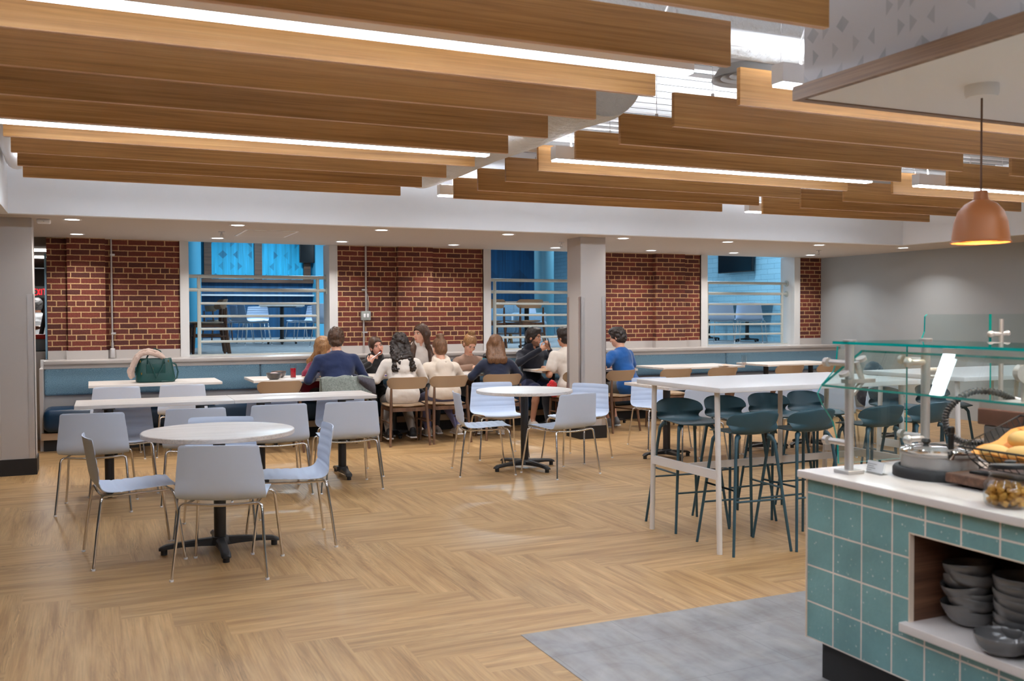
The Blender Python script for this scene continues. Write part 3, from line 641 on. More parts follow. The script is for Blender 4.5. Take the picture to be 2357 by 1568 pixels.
# ------------------------------------------------------------------ shell chairs
R = math.radians
for loc, rz, lab, grp in [
    ((.735, 5.794, 0), -19.7, 'light blue shell chair with its back to the camera at the nearest round table', 0),
    ((.225, 6.365, 0), -84, 'light blue shell chair at the left side of the nearest round table', 0),
    ((1.19, 6.32, 0), 86, 'light blue shell chair at the right side of the nearest round table, ribbed front shown', 0),
    ((.80, 6.86, 0), 168, 'light blue shell chair mostly hidden behind the nearest round tabletop', 0),
    ((.03, 8.085, 0), -7, 'light blue shell chair at the left end of the long table row, back shown', 1),
    ((.775, 8.13, 0), -5, 'light blue shell chair second from left along the near side of the table row', 1),
    ((1.411, 8.17, 0), 1, 'light blue shell chair third from left along the near side of the table row', 1),
    ((2.02, 8.156, 0), 0, 'light blue shell chair at the right end of the near side of the table row', 1),
    ((.24, 8.80, 0), 179, 'light blue shell chair on the far side of the table row near its left end', 1),
    ((1.55, 8.79, 0), 180, 'light blue shell chair on the far side of the table row at its middle', 1),
    ((2.20, 8.77, 0), 181, 'light blue shell chair on the far side of the table row at its right end', 1),
    ((.225, 10.9, 0), 2, 'light blue shell chair under the left half of the table with the green handbag', 2),
    ((.90, 10.92, 0), -3, 'light blue shell chair under the right half of the table with the green handbag', 2),
    ((3.42, 8.378, 0), -102, 'light blue shell chair seen from the side at the left of the far round table', 3),
    ((4.05, 7.98, 0), 14, 'light blue shell chair with its back to the camera at the far round table', 3),
    ((3.95, 9.25, 0), 172, 'light blue shell chair facing the camera behind the far round table', 3),
    ((4.62, 8.72, 0), 118, 'light blue shell chair between the far round table and the pillar', 3),
    ((5.9, 9.14, 0), 174, 'light blue shell chair facing the camera beside the blue shirt, left of the bar tables', 4),
    ((5.5, 7.93, 0), -3, 'light blue shell chair behind the leftmost bar stools, back shown', 4),
    ((6.07, 7.95, 0), 3, 'light blue shell chair behind the bar table post, back shown', 4),
    ((6.62, 7.95, 0), -2, 'light blue shell chair tucked in behind the fourth far-side bar stool', 4),
    ((7.3, 7.9, 0), -48, 'light blue shell chair turned askew beyond the glass guard, seat seen', 4),
    ((7.95, 8.0, 0), -6, 'light blue shell chair holding a black backpack beyond the glass guard', 4)]:
    g = ('chairs at the nearest round table', 'chairs along the long table row', 'chairs at the handbag table', 'chairs at the far round table', 'chairs behind the bar tables')[grp]
    place('shell', make_shell_chair, loc, R(rz), lab, g)
# ------------------------------------------------------------------ tables
place('round', make_round_table, (.74, 6.29, 0), R(-1), 'nearest round pale-topped table on a black cross base', 'round tables')
place('round', make_round_table, (3.87, 8.40, 0), R(14), 'round pale-topped table standing near the pillar', 'round tables')
place('row', make_rect_table(1.265, .59, 2), (.500, 8.77, 0), R(-.8), 'left half of the long pale table row behind the nearest round table', 'tables of the long row')
place('row', make_rect_table(1.265, .59, 2), (1.768, 8.75, 0), R(-.8), 'right half of the long pale table row behind the nearest round table', 'tables of the long row')
mk = make_rect_table(1.37, .74, 2, 4)
for x, lab, wdt in ((.65, 'pale table before the banquette holding the green handbag', 0), (2.36, 'pale table before the banquette with two bowls and a red drink', 0), (3.43, 'pale table between the curly-haired white hoodie and the girl with a fork', .72), (4.55, 'pale table with the turquoise bottle before the banquette', .95), (6.06, 'pale table before the banquette behind the pillar, man in navy hoodie at it', 0), (7.84, 'empty pale table before the banquette right of the blue shirt', 0), (9.62, 'pale table at the right end of the banquette', 0)):
    if wdt: place('bench%.2f' % wdt, make_rect_table(wdt, .74, 1, 4), (x, 11.34, 0), 0, lab, 'tables along the banquette')
    else: place('bench', mk, (x, 11.34, 0), 0, lab, 'tables along the banquette')
place('low', make_rect_table(1.83, .86, 2, 4), (6.17, 8.40, 0), 0, 'pale table standing behind the first bar table', 'tables behind the bar tables')
place('low', None, (8.1, 8.40, 0), 0, 'pale table farther right behind the bar tables', 'tables behind the bar tables')
place('bar', make_bar_table, (4.365, 5.23, 0), 0, 'tall white bar table nearest the round tables', 'bar tables')
place('bar', None, (6.49, 5.27, 0), 0, 'second tall white bar table beyond the glass guard', 'bar tables')
# ------------------------------------------------------------------ bar stools
for x, y, rz, lab in [
    (3.83, 4.944, -4, 'deep teal bar stool first from left on the near side of the first bar table'),
    (4.256, 4.90, 0, 'deep teal bar stool second from left on the near side of the first bar table'),
    (4.86, 4.9, -2, 'deep teal bar stool just right of the front guard post, near side'),
    (5.30, 4.92, 2, 'deep teal bar stool at the right of the near side, behind the second guard post'),
    (3.86, 5.62, 176, 'deep teal bar stool first from left on the far side of the first bar table'),
    (4.30, 5.66, 182, 'deep teal bar stool second from left on the far side of the first bar table'),
    (4.73, 5.70, 178, 'deep teal bar stool third from left on the far side of the first bar table'),
    (5.12, 5.72, 181, 'deep teal bar stool fourth from left on the far side of the first bar table'),
    (5.98, 5.75, 180, 'deep teal bar stool first on the far side of the second bar table'),
    (6.50, 5.75, 179, 'deep teal bar stool second on the far side of the second bar table')]:
    place('stool', make_bar_stool, (x, y, 0), R(rz), lab, 'bar stools')
# ------------------------------------------------------------------ tan chairs along the banquette
for x, y, rz, lab in [
    (1.88, 10.65, 0, 'tan wooden chair, empty, before the red drink'),
    (2.62, 10.66, 0, 'tan wooden chair draped with a grey jacket'),
    (3.34, 10.63, -2, 'tan wooden chair under the curly-haired person in a white hoodie'),
    (3.85, 10.66, 2, 'tan wooden chair under the person with a bun in a cream hoodie'),
    (4.56, 10.66, -6, 'tan wooden chair under the long-haired person in a navy sweater'),
    (5.62, 10.72, 4, 'tan wooden chair half hidden by the pillar'),
    (6.18, 10.68, 12, 'tan wooden chair under the person in a bright blue shirt'),
    (7.0, 10.6, 0, 'tan wooden chair, empty, left one before the table right of the blue shirt'),
    (7.74, 10.6, 2, 'tan wooden chair, empty, right one before the table right of the blue shirt'),
    (8.88, 10.6, -1, 'tan wooden chair, empty, left one before the last banquette table'),
    (9.6, 10.6, 1, 'tan wooden chair, empty, right one before the last banquette table')]:
    place('tan', make_tan_chair, (x, y, 0), R(rz), lab, 'tan wooden chairs')
# ------------------------------------------------------------------ banquette
t = thing('banquette', 'long built-in banquette with blue-grey back and navy seat under the windows', 'bench', (0, 0, 0))
xs = [-.50, 1.92, 4.33, 6.72, 8.97, 11.2]
MB().box((-.50, 11.72, 0), (11.2, 12.4, .13)).build('plinth', M['black'], t)
MB().box((-.52, 11.66, .13), (11.22, 12.4, .205)).build('base_rail', M['tan'], t)
MB().box((-.50, 12.06, .40), (11.2, 12.42, .61)).build('back_panel', M['laminate'], t)
for x in (-.535, 11.2): MB().box((x, 11.75, .0), (x+.035, 12.4, .92)).build('end_panel', M['laminate'], t)
for a, c in zip(xs, xs[1:]):
    MB().box((a+.002, 11.6, .215), (c-.002, 12.1, .475), bev=.07).build('seat_cushion', M['benchseat'], t)
    MB().box((a+.002, 12.0, .60), (c-.002, 12.2, .905), bev=.03).build('back_cushion', M['benchback'], t)
# ------------------------------------------------------------------ furniture of the blue room
for x, y, rz, lab in [
    (2.78, 20.3, -85, 'white shell chair first from left by the far blue wall'), (2.85, 19.6, -80, 'white shell chair second from left by the far blue wall'),
    (3.42, 22.0, 160, 'white shell chair facing out at the far end of the blue room table'), (4.15, 20.6, 100, 'white shell chair with ribbed front facing out in the blue room'),
    (2.9, 18.9, -80, 'white shell chair side-on in the middle of the left window'), (4.25, 19.9, 95, 'white shell chair behind the middle side-on chair of the left window'),
    (3.95, 16.9, -62, 'large white shell chair nearest the railing of the left window'), (4.75, 18.6, 168, 'white shell chair facing out at right of the left window'),
    (11.15, 15.0, -50, 'white shell chair, left of two in the right window'), (11.6, 14.75, -48, 'white shell chair, right of two in the right window'),
    (10.9, 22.5, 190, 'pale shell chair far back in the middle window'), (9.2, 19.6, 180, 'pale shell chair near the round teal column in the middle window')]:
    place('shell', None, (x, y, FZ), R(rz), lab, 'shell chairs of the blue room')
place('low', None, (3.55, 19.5, FZ), R(80), 'pale table in the blue room seen through the left window', 'tables of the blue room')
place('low', None, (12.05, 16.1, FZ), R(90), 'pale table in the blue room seen through the right window', 'tables of the blue room')
place('row', None, (6.1, 13.95, FZ), 0, 'pale table on a black post seen through the middle window', 'tables of the blue room')
place('row', None, (.9, 14.6, FZ), R(90), 'pale table at the left edge of the left window', 'tables of the blue room')
for x, y, rz, lab in [(1.5, 13.9, 92, 'tan wooden chair nearest in the row at left of the left window'), (1.56, 14.55, 90, 'tan wooden chair second in the row at left of the left window'), (1.62, 15.2, 88, 'tan wooden chair third in the row at left of the left window'), (2.55, 21.6, -70, 'tan wooden chair standing alone by the far blue wall'),
                      (6.15, 13.35, 8, 'tan wooden chair right of the black post in the middle window'), (5.55, 13.4, -8, 'tan wooden chair left of the black post in the middle window'), (10.75, 16.3, -40, 'tan wooden chair at left of the right window')]:
    place('tan', None, (x, y, FZ), R(rz), lab, 'tan chairs of the blue room')
def make_lounge():
    t = thing('lounge_chair', '', 'armchair'); fm = fabric('grey_blue_upholstery', S(96, 126, 150), S(130, 158, 178), 120)
    MB().box((-.33, -.3, .2), (.33, .33, .44), bev=.08).build('seat', fm, t); MB().box((-.36, -.38, .2), (.36, -.22, .82), bev=.07).build('backrest', fm, t)
    for sx in (-1, 1):
        MB().box((sx*.29, -.36, .2), (sx*.39, .24, .6), bev=.045).build('armrest', fm, t)
        for sy in (-1, 1): MB().tube([(sx*.27, sy*.24, 0), (sx*.24, sy*.22, .22)], [.013, .02], 10).build('leg', M['beam'], t)
    return t
place('lounge', make_lounge, (7.35, 17.2, FZ), R(160), 'grey-blue armchair, left one behind the black post in the middle window', 'armchairs of the blue room')
place('lounge', None, (8.15, 17.6, FZ), R(200), 'grey-blue armchair, right one behind the black post in the middle window', 'armchairs of the blue room')
def make_screen(name, label, loc, w_, h_, rz):
    t = thing(name, label, 'television', loc, rz); MB().box((-w_/2, -.03, -h_/2), (w_/2, .03, h_/2), bev=.006).build('frame', M['blackplastic'], t); MB().box((-w_/2+.015, -.034, -h_/2+.02), (w_/2-.015, -.029, h_/2-.015)).build('screen', M['screen'], t); MB().box((-.2, .03, -.2), (.2, .10, .2)).build('wall_bracket', M['blackmetal'], t)
make_screen('television', 'dark television on the pale painted block wall in the right window', (12.38, 16.25, 2.72), 1.15, .68, R(-90))
make_screen('television', 'dark television high on the blue wall in the left window', (5.40, 24.72, 3.22), .86, .66, 0)
# ------------------------------------------------------------------ tiled service counter
CX, CY, CT = 2.69, 3.055, .856
t = thing('service_counter', 'teal tiled service counter with a white stone top at lower right', 'counter', (0, 0, 0))
F_ = MB()
for y0, y1, z0, z1 in ((2.52, CY, .165, .826), (.9, 2.52, .71, .826), (.9, 2.52, .165, .35), (.6, .9, .165, .826)): F_.box((CX, y0, z0), (CX+.02, y1, z1))
F_.box((CX+.02, CY-.02, .165), (3.7, CY, .826)).build('tiled_front', M['tile'], t)
MB().box((CX-.003, CY-.004, .165), (CX+.006, CY+.003, .826)).box((CX-.002, 2.516, .384), (CX+.02, 2.521, .708)).box((CX-.002, .9, .706), (CX+.02, 2.521, .711)).build('edge_trim', M['grout'], t)
MB().box((CX+.045, .6, 0), (4.4, CY-.045, .165)).build('toe_kick', M['black'], t)
MB().box((CX-.027, .5, .826), (3.75, CY+.03, CT), bev=.003).build('stone_top', M['quartz'], t)
MB().box((CX+.02, .9, .384), (CX+.035, .91, .71)).box((CX+.0202, 2.5165, .384), (3.12, 2.525, .712)).box((CX+.0202, .9, .7065), (3.12, 2.5165, .722)).box((3.10, .9, .35), (3.12, 2.52, .72)).build('niche_lining', M['walnut'], t)
MB().box((CX-.035, .88, .351), (3.10, 2.535, .384), bev=.003).build('niche_shelf', M['quartz'], t)
MB().box((CX+.03, .6, .17), (4.4, .62, .82)).box((4.38, .6, .17), (4.4, CY-.03, .82)).build('carcass', M['blackmetal'], t)
# bowls
def make_bowl():
    return MB().lathe([(1e-3, .0), (.044, .0), (.05, .003), (.070, .014), (.082, .031), (.0865, .048), (.0875, .060), (.086, .0625), (.084, .060), (.0825, .048), (.078, .033), (.066, .018), (.046, .009), (1e-3, .007)], n=48).build('bowl', M['bowl'])
bowl0 = None
def bowl(x, y, z, rx, ry, label, grp='grey bowls in the counter niche'):
    global bowl0
    if bowl0 is None: bowl0 = o = make_bowl()
    else: o = bowl0.copy(); C.objects.link(o)
    o.location = (x, y, z); o.rotation_euler = (R(rx), R(ry), random.uniform(0, 6)); tag(o, label, 'bowl', grp)
tilts = [(0, 0), (9, 4), (-6, -3), (4, 2), (-9, -8), (7, 9), (3, -4), (-3, 6), (0, 0)]
for si, (sx, sy, n, nm) in enumerate(((2.865, 2.405, 8, 'left stack'), (2.865, 2.205, 8, 'middle stack'), (2.865, 2.01, 8, 'right-hand stack'))):
    for k in range(n):
        a, b2 = tilts[(k+si*2) % 9] if k else (0, 0)
        bowl(sx+random.uniform(-.004, .004), sy+random.uniform(-.006, .006), .386+k*.0225+(.004 if k else 0), a, b2, 'grey glazed bowl, %s from the bottom of the %s in the counter niche' % (ORD[k], nm))
bowl(2.715, 2.155, .386, 0, 0, 'grey glazed bowl standing alone on the front of the niche shelf')
bowl(2.715, 1.96, .386, 0, 0, 'grey glazed bowl on the niche shelf front, at the picture edge')
# ------------------------------------------------------------------ sneeze guard
t = thing('sneeze_guard', 'glass sneeze guard on steel posts along the service counter', 'sneeze guard', (0, 0, 0))
def slab(mb_name, quad, th, parent=None):
    """glass sheet: quad corners, thickness along its normal; faces clear, rim tinted"""
    P = [Vector(q) for q in quad]; n = (P[1]-P[0]).cross(P[2]-P[0]).normalized()*th/2; m = len(P)
    g = MB(); g.add([tuple(p+n) for p in P]+[tuple(p-n) for p in P], [tuple(range(m)), tuple(reversed(range(m, 2*m)))], mi=0)
    vs = [tuple(p+n) for p in P]+[tuple(p-n) for p in P]; g.add(vs, [(i, (i+1) % m, m+(i+1) % m, m+i) for i in range(m)], mi=1)
    return g.build(mb_name, [M['glass'], M['glassedge']], parent, fix=False)
slab('top_shelf', [(2.78, 3.01, 1.383), (2.78, .9, 1.377), (3.25, .9, 1.377), (3.25, 3.01, 1.383)], .011, t)
slab('front_pane', [(2.715, 3.0, 1.21), (2.715, .9, 1.205), (2.93, .9, 1.34), (2.93, 3.0, 1.346)], .011, t)
slab('end_pane', [(3.25, 3.065, .87), (3.25, 3.065, 1.365), (2.858, 3.065, 1.365), (2.852, 3.065, 1.30), (2.835, 3.065, 1.26), (2.775, 3.065, 1.205), (2.752, 3.065, 1.172), (2.78, 3.065, 1.12), (2.835, 3.065, 1.05), (2.862, 3.065, .96), (2.866, 3.065, .87)], .009, t)
pm = M['steel']
for i, (x, y) in enumerate(((2.80, 2.935), (3.235, 2.95), (2.80, 1.2), (3.235, 1.2))):
    p = MB().tube([(x, y, CT+.01), (x, y, 1.376)], .0185 if i % 2 else .0175, 24).build('post', pm, t)
    MB().box((x-.042, y-.042, CT), (x+.042, y+.042, CT+.014), bev=.003).build('flange', pm, p)
    MB().cyl((x, y, 1.389), .026, .006, 24).build('glass_disc', pm, p)
    if i % 2 == 0:
        b_ = MB()
        for dx in (.045, .10):
            b_.tube([(x-.055+dx*.9, y, 1.243+dx*.63), (x-.03+dx, y, 1.20+dx*.25), (x-.01+dx*.35, y, 1.165+dx*.2), (x, y, 1.165)], .012, 10)
        b_.build('bracket', pm, p)
        for q in ((2.775, 1.253), (2.865, 1.31)): MB().tube([(q[0], y, q[1]), (q[0]-.006, y, q[1]+.0125)], .021, 24).build('bracket_knob', pm, p)
        cl = MB().box((x-.025, y-.02, 1.22), (x+.12, y+.02, 1.236)).build('bracket_arm', pm, p); cl.location = (0, 0, 0)
    for z in (1.30, .975):
        k_ = MB().tube([(x, y, z), (x, y+.105, z)], .013, 16).tube([(x, y+.118, z), (x, y+.138, z)], .019, 20); 
        if i == 1: k_.tube([(x-.09, y, z-.005), (x+.0, y, z-.005)], .013, 14).ball((x-.1, y, z-.005), .02); k_.tube([(x, y, z-.045), (x+.055, y-.01, z-.045)], .016, 14).ball((x+.06, y-.01, z-.045), .0165)
        if i < 2: k_.build('clamp', pm, p)
    if i == 1: MB().tube([(x+.015, y, 1.235), (x+.06, y-.02, 1.232), (x+.105, y-.03, 1.25), (x+.125, y-.035, 1.30), (x+.127, y-.035, 1.37)], .0095, 14).build('curved_arm', pm, p)
MB().box((3.31, .9, 1.30), (3.35, 2.93, 1.352)).build('light_rail', M['steel'], t)
# far end glass with its own post
t = thing('glass_screen', 'tall upright glass screen on a steel post behind the sneeze guard', 'glass screen', (0, 0, 0))
slab('left_pane', [(3.37, 3.1, 1.30), (3.80, 3.1, 1.30), (3.80, 3.1, 1.497), (3.405, 3.1, 1.497), (3.392, 3.1, 1.488), (3.39, 3.1, 1.42), (3.372, 3.1, 1.385), (3.378, 3.1, 1.33)], .008, t)
slab('right_pane', [(3.808, 3.1, .93), (4.5, 3.1, .93), (4.5, 3.1, 1.5), (3.808, 3.1, 1.497)], .008, t)
p = MB().tube([(3.84, 3.07, CT), (3.84, 3.07, 1.475)], .0105, 16).build('post', pm, t)
MB().tube([(3.79, 3.09, 1.405), (3.84, 3.07, 1.405), (3.865, 3.06, 1.408)], .011, 14).ball((3.79, 3.085, 1.405), .016).ball((3.868, 3.06, 1.408), .014).build('clamp', pm, p)
# ------------------------------------------------------------------ on the counter
t = thing('soup_well', 'round soup well with black collar and hinged steel lid', 'soup well', (3.07, 2.73, CT))
MB().lathe([(.172, 0), (.172, .028), (.165, .038), (.15, .041), (.143, .034), (.14, .0)], n=64).build('collar', M['black'], t)
MB().lathe([(.141, .0), (.141, .06), (.138, .085), (.147, .09), (.147, .096), (.134, .097), (.128, .086), (.126, .0)], n=64).build('pot', M['steel'], t)
ld = MB().lathe([(.145, .10), (.146, .108), (.128, .113), (.118, .108), (.112, .112)], n=64).build('lid', M['chrome'], t)
MB().lathe([(.118, .109), (.08, .118), (1e-3, .122)], n=48).build('lid_glass', M['clear'], ld)
MB().lathe([(1e-3, .12), (.012, .121), (.009, .128), (.018, .14), (.014, .15), (1e-3, .152)], c=(-.06, .01, 0), n=20).build('lid_knob', M['blackplastic'], ld)
MB().tube([(-.08, -.125, .09), (-.08, -.135, .112), (-.05, -.14, .113)], .012, 10).build('hinge', M['chrome'], ld)
t = thing('ladle', 'ladle with black handle standing in the soup well', 'ladle', (3.02, 2.63, CT+.07))
MB().box((-.011, -.004, .0), (.011, .004, .05)).build('shank', M['steel'], t); MB().box((-.012, -.006, .05), (.012, .006, .115), bev=.004).box((-.014, -.009, .11), (.014, .009, .14), bev=.006).build('handle', M['blackplastic'], t)
t = thing('label_card', 'clear stand with a small white label card behind the front post', 'label card', (2.885, 2.88, CT), R(-95))
MB().box((-.052, -.02, 0), (.052, .02, .003)).prism([(-.004, 0), (0, 0), (.012, .05), (.008, .05)], 'x', -.052, .052).build('stand', M['clear'], t)
cd = MB().prism([(-.0055, .004), (-.0045, .004), (.0065, .048), (.0055, .048)], 'x', -.048, .048).build('card', M['white'], t)
g = MB()
for k in range(4): g.box((-.042, .0058+.0022*k-.0145, .012+k*.008), (-.042+[.03, .05, .04, .055][k], .0062+.0022*k-.0145, .0135+k*.008))
g.build('printed_lines', M['bowl'], cd)
t = solo('cutting_board', MB().box((2.925, 1.85, CT+.012), (3.45, 2.575, CT+.048), bev=.006), M['walnut'], 'thick walnut board under the wire basket on the counter', 'cutting board')
for o_, (x, y) in enumerate(((2.97, 1.9), (3.4, 1.9), (2.97, 2.52), (3.4, 2.52))): MB().cyl((x, y, CT), .012, .013, 12).build('foot', M['black'], t)
# wire basket tilted to the customer side
t = thing('wire_basket', 'black wire basket of bread rolls lined with orange paper', 'basket', (2.99, 2.28, CT+.05)); tilt = .30
def bk(x, y, z): return (x*math.cos(tilt)-z*math.sin(tilt)*.6, y, z*math.cos(tilt)+x*math.sin(tilt)+.0)
bw_, bd_, bh_ = .36, .34, .10
def ring(z, ins, r):
    c = [(ins, -bw_/2-.09+ins, z), (bd_-ins, -bw_/2-.09+ins, z), (bd_-ins, bw_/2+.09-ins, z), (ins, bw_/2+.09-ins, z), (ins, -bw_/2-.09+ins, z)]
    return MB().tube([bk(*q) for q in c], r, 8)
hw_ = bw_/2+.09
ring(bh_, 0, .0042).build('rim', M['black'], t)
wm = MB()
for z, ins in ((.004, .045), (.04, .026), (.072, .012)):
    c = [(ins, -hw_+ins, z), (bd_-ins, -hw_+ins, z), (bd_-ins, hw_-ins, z), (ins, hw_-ins, z), (ins, -hw_+ins, z)]; wm.tube([bk(*q) for q in c], .0017, 5)
for k in range(15):
    y = -hw_+.02+k*(2*hw_-.04)/14
    for x0, x1 in ((0, .045), (bd_, bd_-.045)): wm.tube([bk(x0, y, bh_), bk((x0*.55+x1*.45), y, .05), bk(x1, y*.86, .004)], .0017, 5)
for k in range(11):
    x = .02+k*(bd_-.04)/10
    for s in (-1, 1): wm.tube([bk(x, s*hw_, bh_), bk(x, s*(hw_-.02), .05), bk(.045+(x-.02)/(bd_-.04)*(bd_-.09), s*(hw_-.045), .004)], .0017, 5)
wm.build('wires', M['black'], t)
MB().box((.0, -.2, -.045), (.05, .24, .006)).build('riser', M['black'], t)
pap = plain('parchment', S(232, 158, 74), .6, var=.08, vs=30, bmp=.6, bs=26)
gr = []; gb = []
for i in range(9):
    fr = []; fb = []
    for j in range(13):
        x = .02+(bd_-.04)*i/8; y = -hw_+.03+(2*hw_-.06)*j/12; e = max(abs(2*i/8-1), abs(2*j/12-1)); z = .012+.062*max(0, (e-.6)/.4)**1.3+.008*math.sin(j*2.1+i*1.3)*(e > .8)
        fr.append(bk(x, y, z)); fb.append(bk(x, y, z-.002))
    gr.append(fr); gb.append(fb)
solo('parchment_sheet', MB().sheet(gr, gb), pap, 'orange parchment sheet lining the wire basket', 'paper liner', loc=(2.99, 2.28, CT+.05))
solo('parchment_sheet', MB().sheet([[bk(.30, .10+.02*j, .05+.02*i+.012*math.sin(j*1.7)) for j in range(6)] for i in range(7)], [[bk(.303, .10+.02*j, .05+.02*i+.012*math.sin(j*1.7)) for j in range(6)] for i in range(7)]), pap, 'stiff corner of orange parchment standing up at the back of the basket', 'paper liner', loc=(2.99, 2.28, CT+.05))
bun = plain('bread_crust', S(222, 178, 108), .6, var=.12, vs=16)
for k, (x, y, z, wh) in enumerate(((.075, .18, .055, 'front left corner'), (.085, .07, .06, 'front, second from left'), (.08, -.05, .055, 'front, third from left'), (.19, .15, .07, 'middle left'), (.2, .02, .085, 'middle, under the tongs'), (.19, -.11, .07, 'middle right'), (.085, -.16, .055, 'front right'))):
    q = bk(x, y, z); solo('bread_roll', MB().ball((0, 0, 0), (.052, .064, .034), 20, 12), bun, 'golden bread roll in the wire basket, %s' % wh, 'bread roll', 'bread rolls in the basket', loc=(2.99+q[0], 2.28+q[1], CT+.05+q[2]), rz=k*.7)
t = thing('tongs', 'steel tongs lying on the bread rolls in the basket', 'tongs', (3.15, 2.33, CT+.235))
for s in (-1, 1): MB().tube([(0, .02*s, .03*s), (-.0, -.12, .012*s+.03), (0, -.22, .04)], [.014, .01, .008], 10).build('arm', M['chrome'], t)
MB().cyl((0, -.235, .03), .014, .02, 16).build('hinge', M['chrome'], t)
# jar of croutons
t = thing('glass_jar', 'round glass jar with black lid standing at the counter edge', 'jar', (2.785, 2.195, CT))
MB().lathe([(1e-3, .002), (.066, .002), (.073, .01), (.076, .04), (.073, .075), (.06, .092), (.0585, .112), (.061, .116), (.0585, .118), (.056, .112), (.0575, .091), (.07, .073), (.073, .04), (.069, .011), (1e-3, .006)], n=48).build('body', M['clear'], t)
l = MB().lathe([(1e-3, .006), (.058, .004), (.066, -.004), (.068, .003), (.066, .011), (.05, .016), (1e-3, .018)], n=40).build('lid', M['blackplastic'], t); l.location = (.006, -.004, .128); l.rotation_euler = (R(-7), R(4), 0)
MB().ball((0, 0, .022), (.02, .02, .006)).build('lid_knob', M['blackplastic'], l)
crm = plain('crouton_crust', S(206, 150, 62), .7, var=.25, vs=40)
c0 = None; nj = 0
for layer in range(5):
    for k in range(17 if layer < 4 else 9):
        a = k*2.39996+layer*.7; rr = .059*math.sqrt((k+.5)/17); z = .016+layer*.0135+random.uniform(0, .004)
        if c0 is None: c0 = o = MB().box((-.0085, -.0085, -.0075), (.0085, .0085, .0075), bev=.002).build('crouton', crm)
        else: o = c0.copy(); C.objects.link(o)
        o.location = (2.785+rr*math.cos(a), 2.195+rr*math.sin(a), CT+z); o.rotation_euler = (random.uniform(-.6, .6), random.uniform(-.6, .6), a); tag(o, 'golden bread crouton cube inside the glass jar', 'crouton', 'croutons in the glass jar')
# griddle block with linkage and hose
t = thing('cooking_unit', 'worn steel cooking unit with a lever linkage behind the glass guard', 'kitchen machine', (3.52, 2.48, CT))
MB().box((0, -.9, .02), (.75, .42, .165), bev=.01).build('housing', plain('worn_steel', S(150, 146, 142), .35, .9, var=.12, vs=8), t)
MB().box((-.012, -.9, .165), (.77, .44, .235), bev=.006).build('front_strip', plain('browned_edge', S(92, 62, 48), .5, var=.3, vs=18), t)
MB().box((.0, -.9, .235), (.77, .44, .262)).build('cover', M['steel'], t)
lk = MB().tube([(.16, .34, .262), (.16, .34, .40)], .018, 14).tube([(.36, .30, .262), (.36, .30, .42)], .018, 14).build('upright', pm, t)
for (x, y) in ((.16, .34), (.37, .30)): MB().tube([(x-.022, y-.03, .385), (x+.022, y+.03, .385)], .043, 28).build('pivot_drum', pm, lk)
MB().tube([(.13, .36, .435), (.40, .30, .44)], .011, 12).tube([(.16, .34, .375), (.40, .28, .375)], .011, 12).tube([(.18, .32, .42), (.34, .18, .40), (.40, .05, .34), (.52, -.3, .30)], .010, 12).build('lever', pm, lk)
MB().tube([(.27, .31, .262), (.27, .31, .37)], .009, 10).build('spindle', M['gold'], lk)
t = thing('flexible_hose', 'black ribbed flexible hose looping beside the cooking unit', 'hose', (0, 0, 0))
hp = spline([(3.74, 2.93, 1.12), (3.66, 2.95, 1.15), (3.55, 2.98, 1.155), (3.45, 2.99, 1.11), (3.412, 3.0, 1.05), (3.43, 3.0, .98), (3.50, 2.99, .935), (3.58, 2.96, .925), (3.66, 2.93, .925)], 150)
MB().tube([tuple(q) for q in hp], [.0135+.0025*math.cos(i*PI/1.5) for i in range(150)], 12).build('ribbed_tube', M['blackplastic'], t)
MB().tube([tuple(hp[0]), (3.80, 2.9, 1.10)], .013, 12).build('coupling', pm, t)
# ------------------------------------------------------------------ things on the dining tables
def glass(x, y, z, col, fill, label, h=.135):
    t = thing('drinking_glass', label, 'glass', (x*TS, y*TS, z), 0)
    MB().lathe([(1e-3, 0), (.029, 0), (.031, .004), (.037, h), (.0355, h), (.0295, .008), (1e-3, .006)], n=28).build('tumbler', M['clear'], t)
    if fill: MB().lathe([(1e-3, .0065), (.029, .008), (.0295+.0055*fill, h*fill), (1e-3, h*fill)], n=28).build('drink', plain('drink_%d%d%d' % col, S(*col), .2), t)
TZ = .7725; TS = .982
glass(2.20, 11.38, TZ, (190, 10, 40), .74, 'tall glass of red drink beside two bowls', .16)
glass(4.83, 11.28, TZ, (255, 110, 50), .55, 'glass of orange drink next to the turquoise bottle')
glass(5.68, 11.2, TZ, (226, 200, 192), .72, 'glass of milky drink before the man in navy hoodie', .15)
glass(8.62, 11.12, TZ, (236, 214, 206), .3, 'almost empty glass on the table right of the blue shirt', .15)
glass(3.99, 11.35, TZ, (60, 30, 34), .4, 'glass of dark drink between the two hooded sweatshirt backs')
def bowl_food(x, y, label, col, s=1.):
    t = thing('food_bowl', label, 'bowl', (x*TS, y*TS, TZ)); 
    o = bowl0.copy(); C.objects.link(o); o.name = 'dish'; o.parent = t; o.location = (0, 0, 0); o.rotation_euler = (0, 0, 0); o.scale = (s, s, s*1.25)
    for k in ('label', 'category', 'group'):
        if k in o.keys(): del o[k]
    fd = MB(); rows = []
    for i in range(6):
        r = .078*s*(1-i/5*.98); rows.append([(r*math.cos(2*PI*j/24), r*math.sin(2*PI*j/24), .062*s+.018*s*math.sin(i/5*PI/2)+random.uniform(-.003, .003)) for j in range(24)])
    fd.loft(rows, True, True).build('food', plain('food_%d%d%d' % col, S(*col), .8, var=.2, vs=60, bmp=.4, bs=60), t)
bowl_food(1.95, 11.24, 'grey bowl of pink food at the front of the red drink table', (226, 190, 186))
bowl_food(2.06, 11.56, 'grey bowl of brown food behind the pink one', (126, 92, 70))
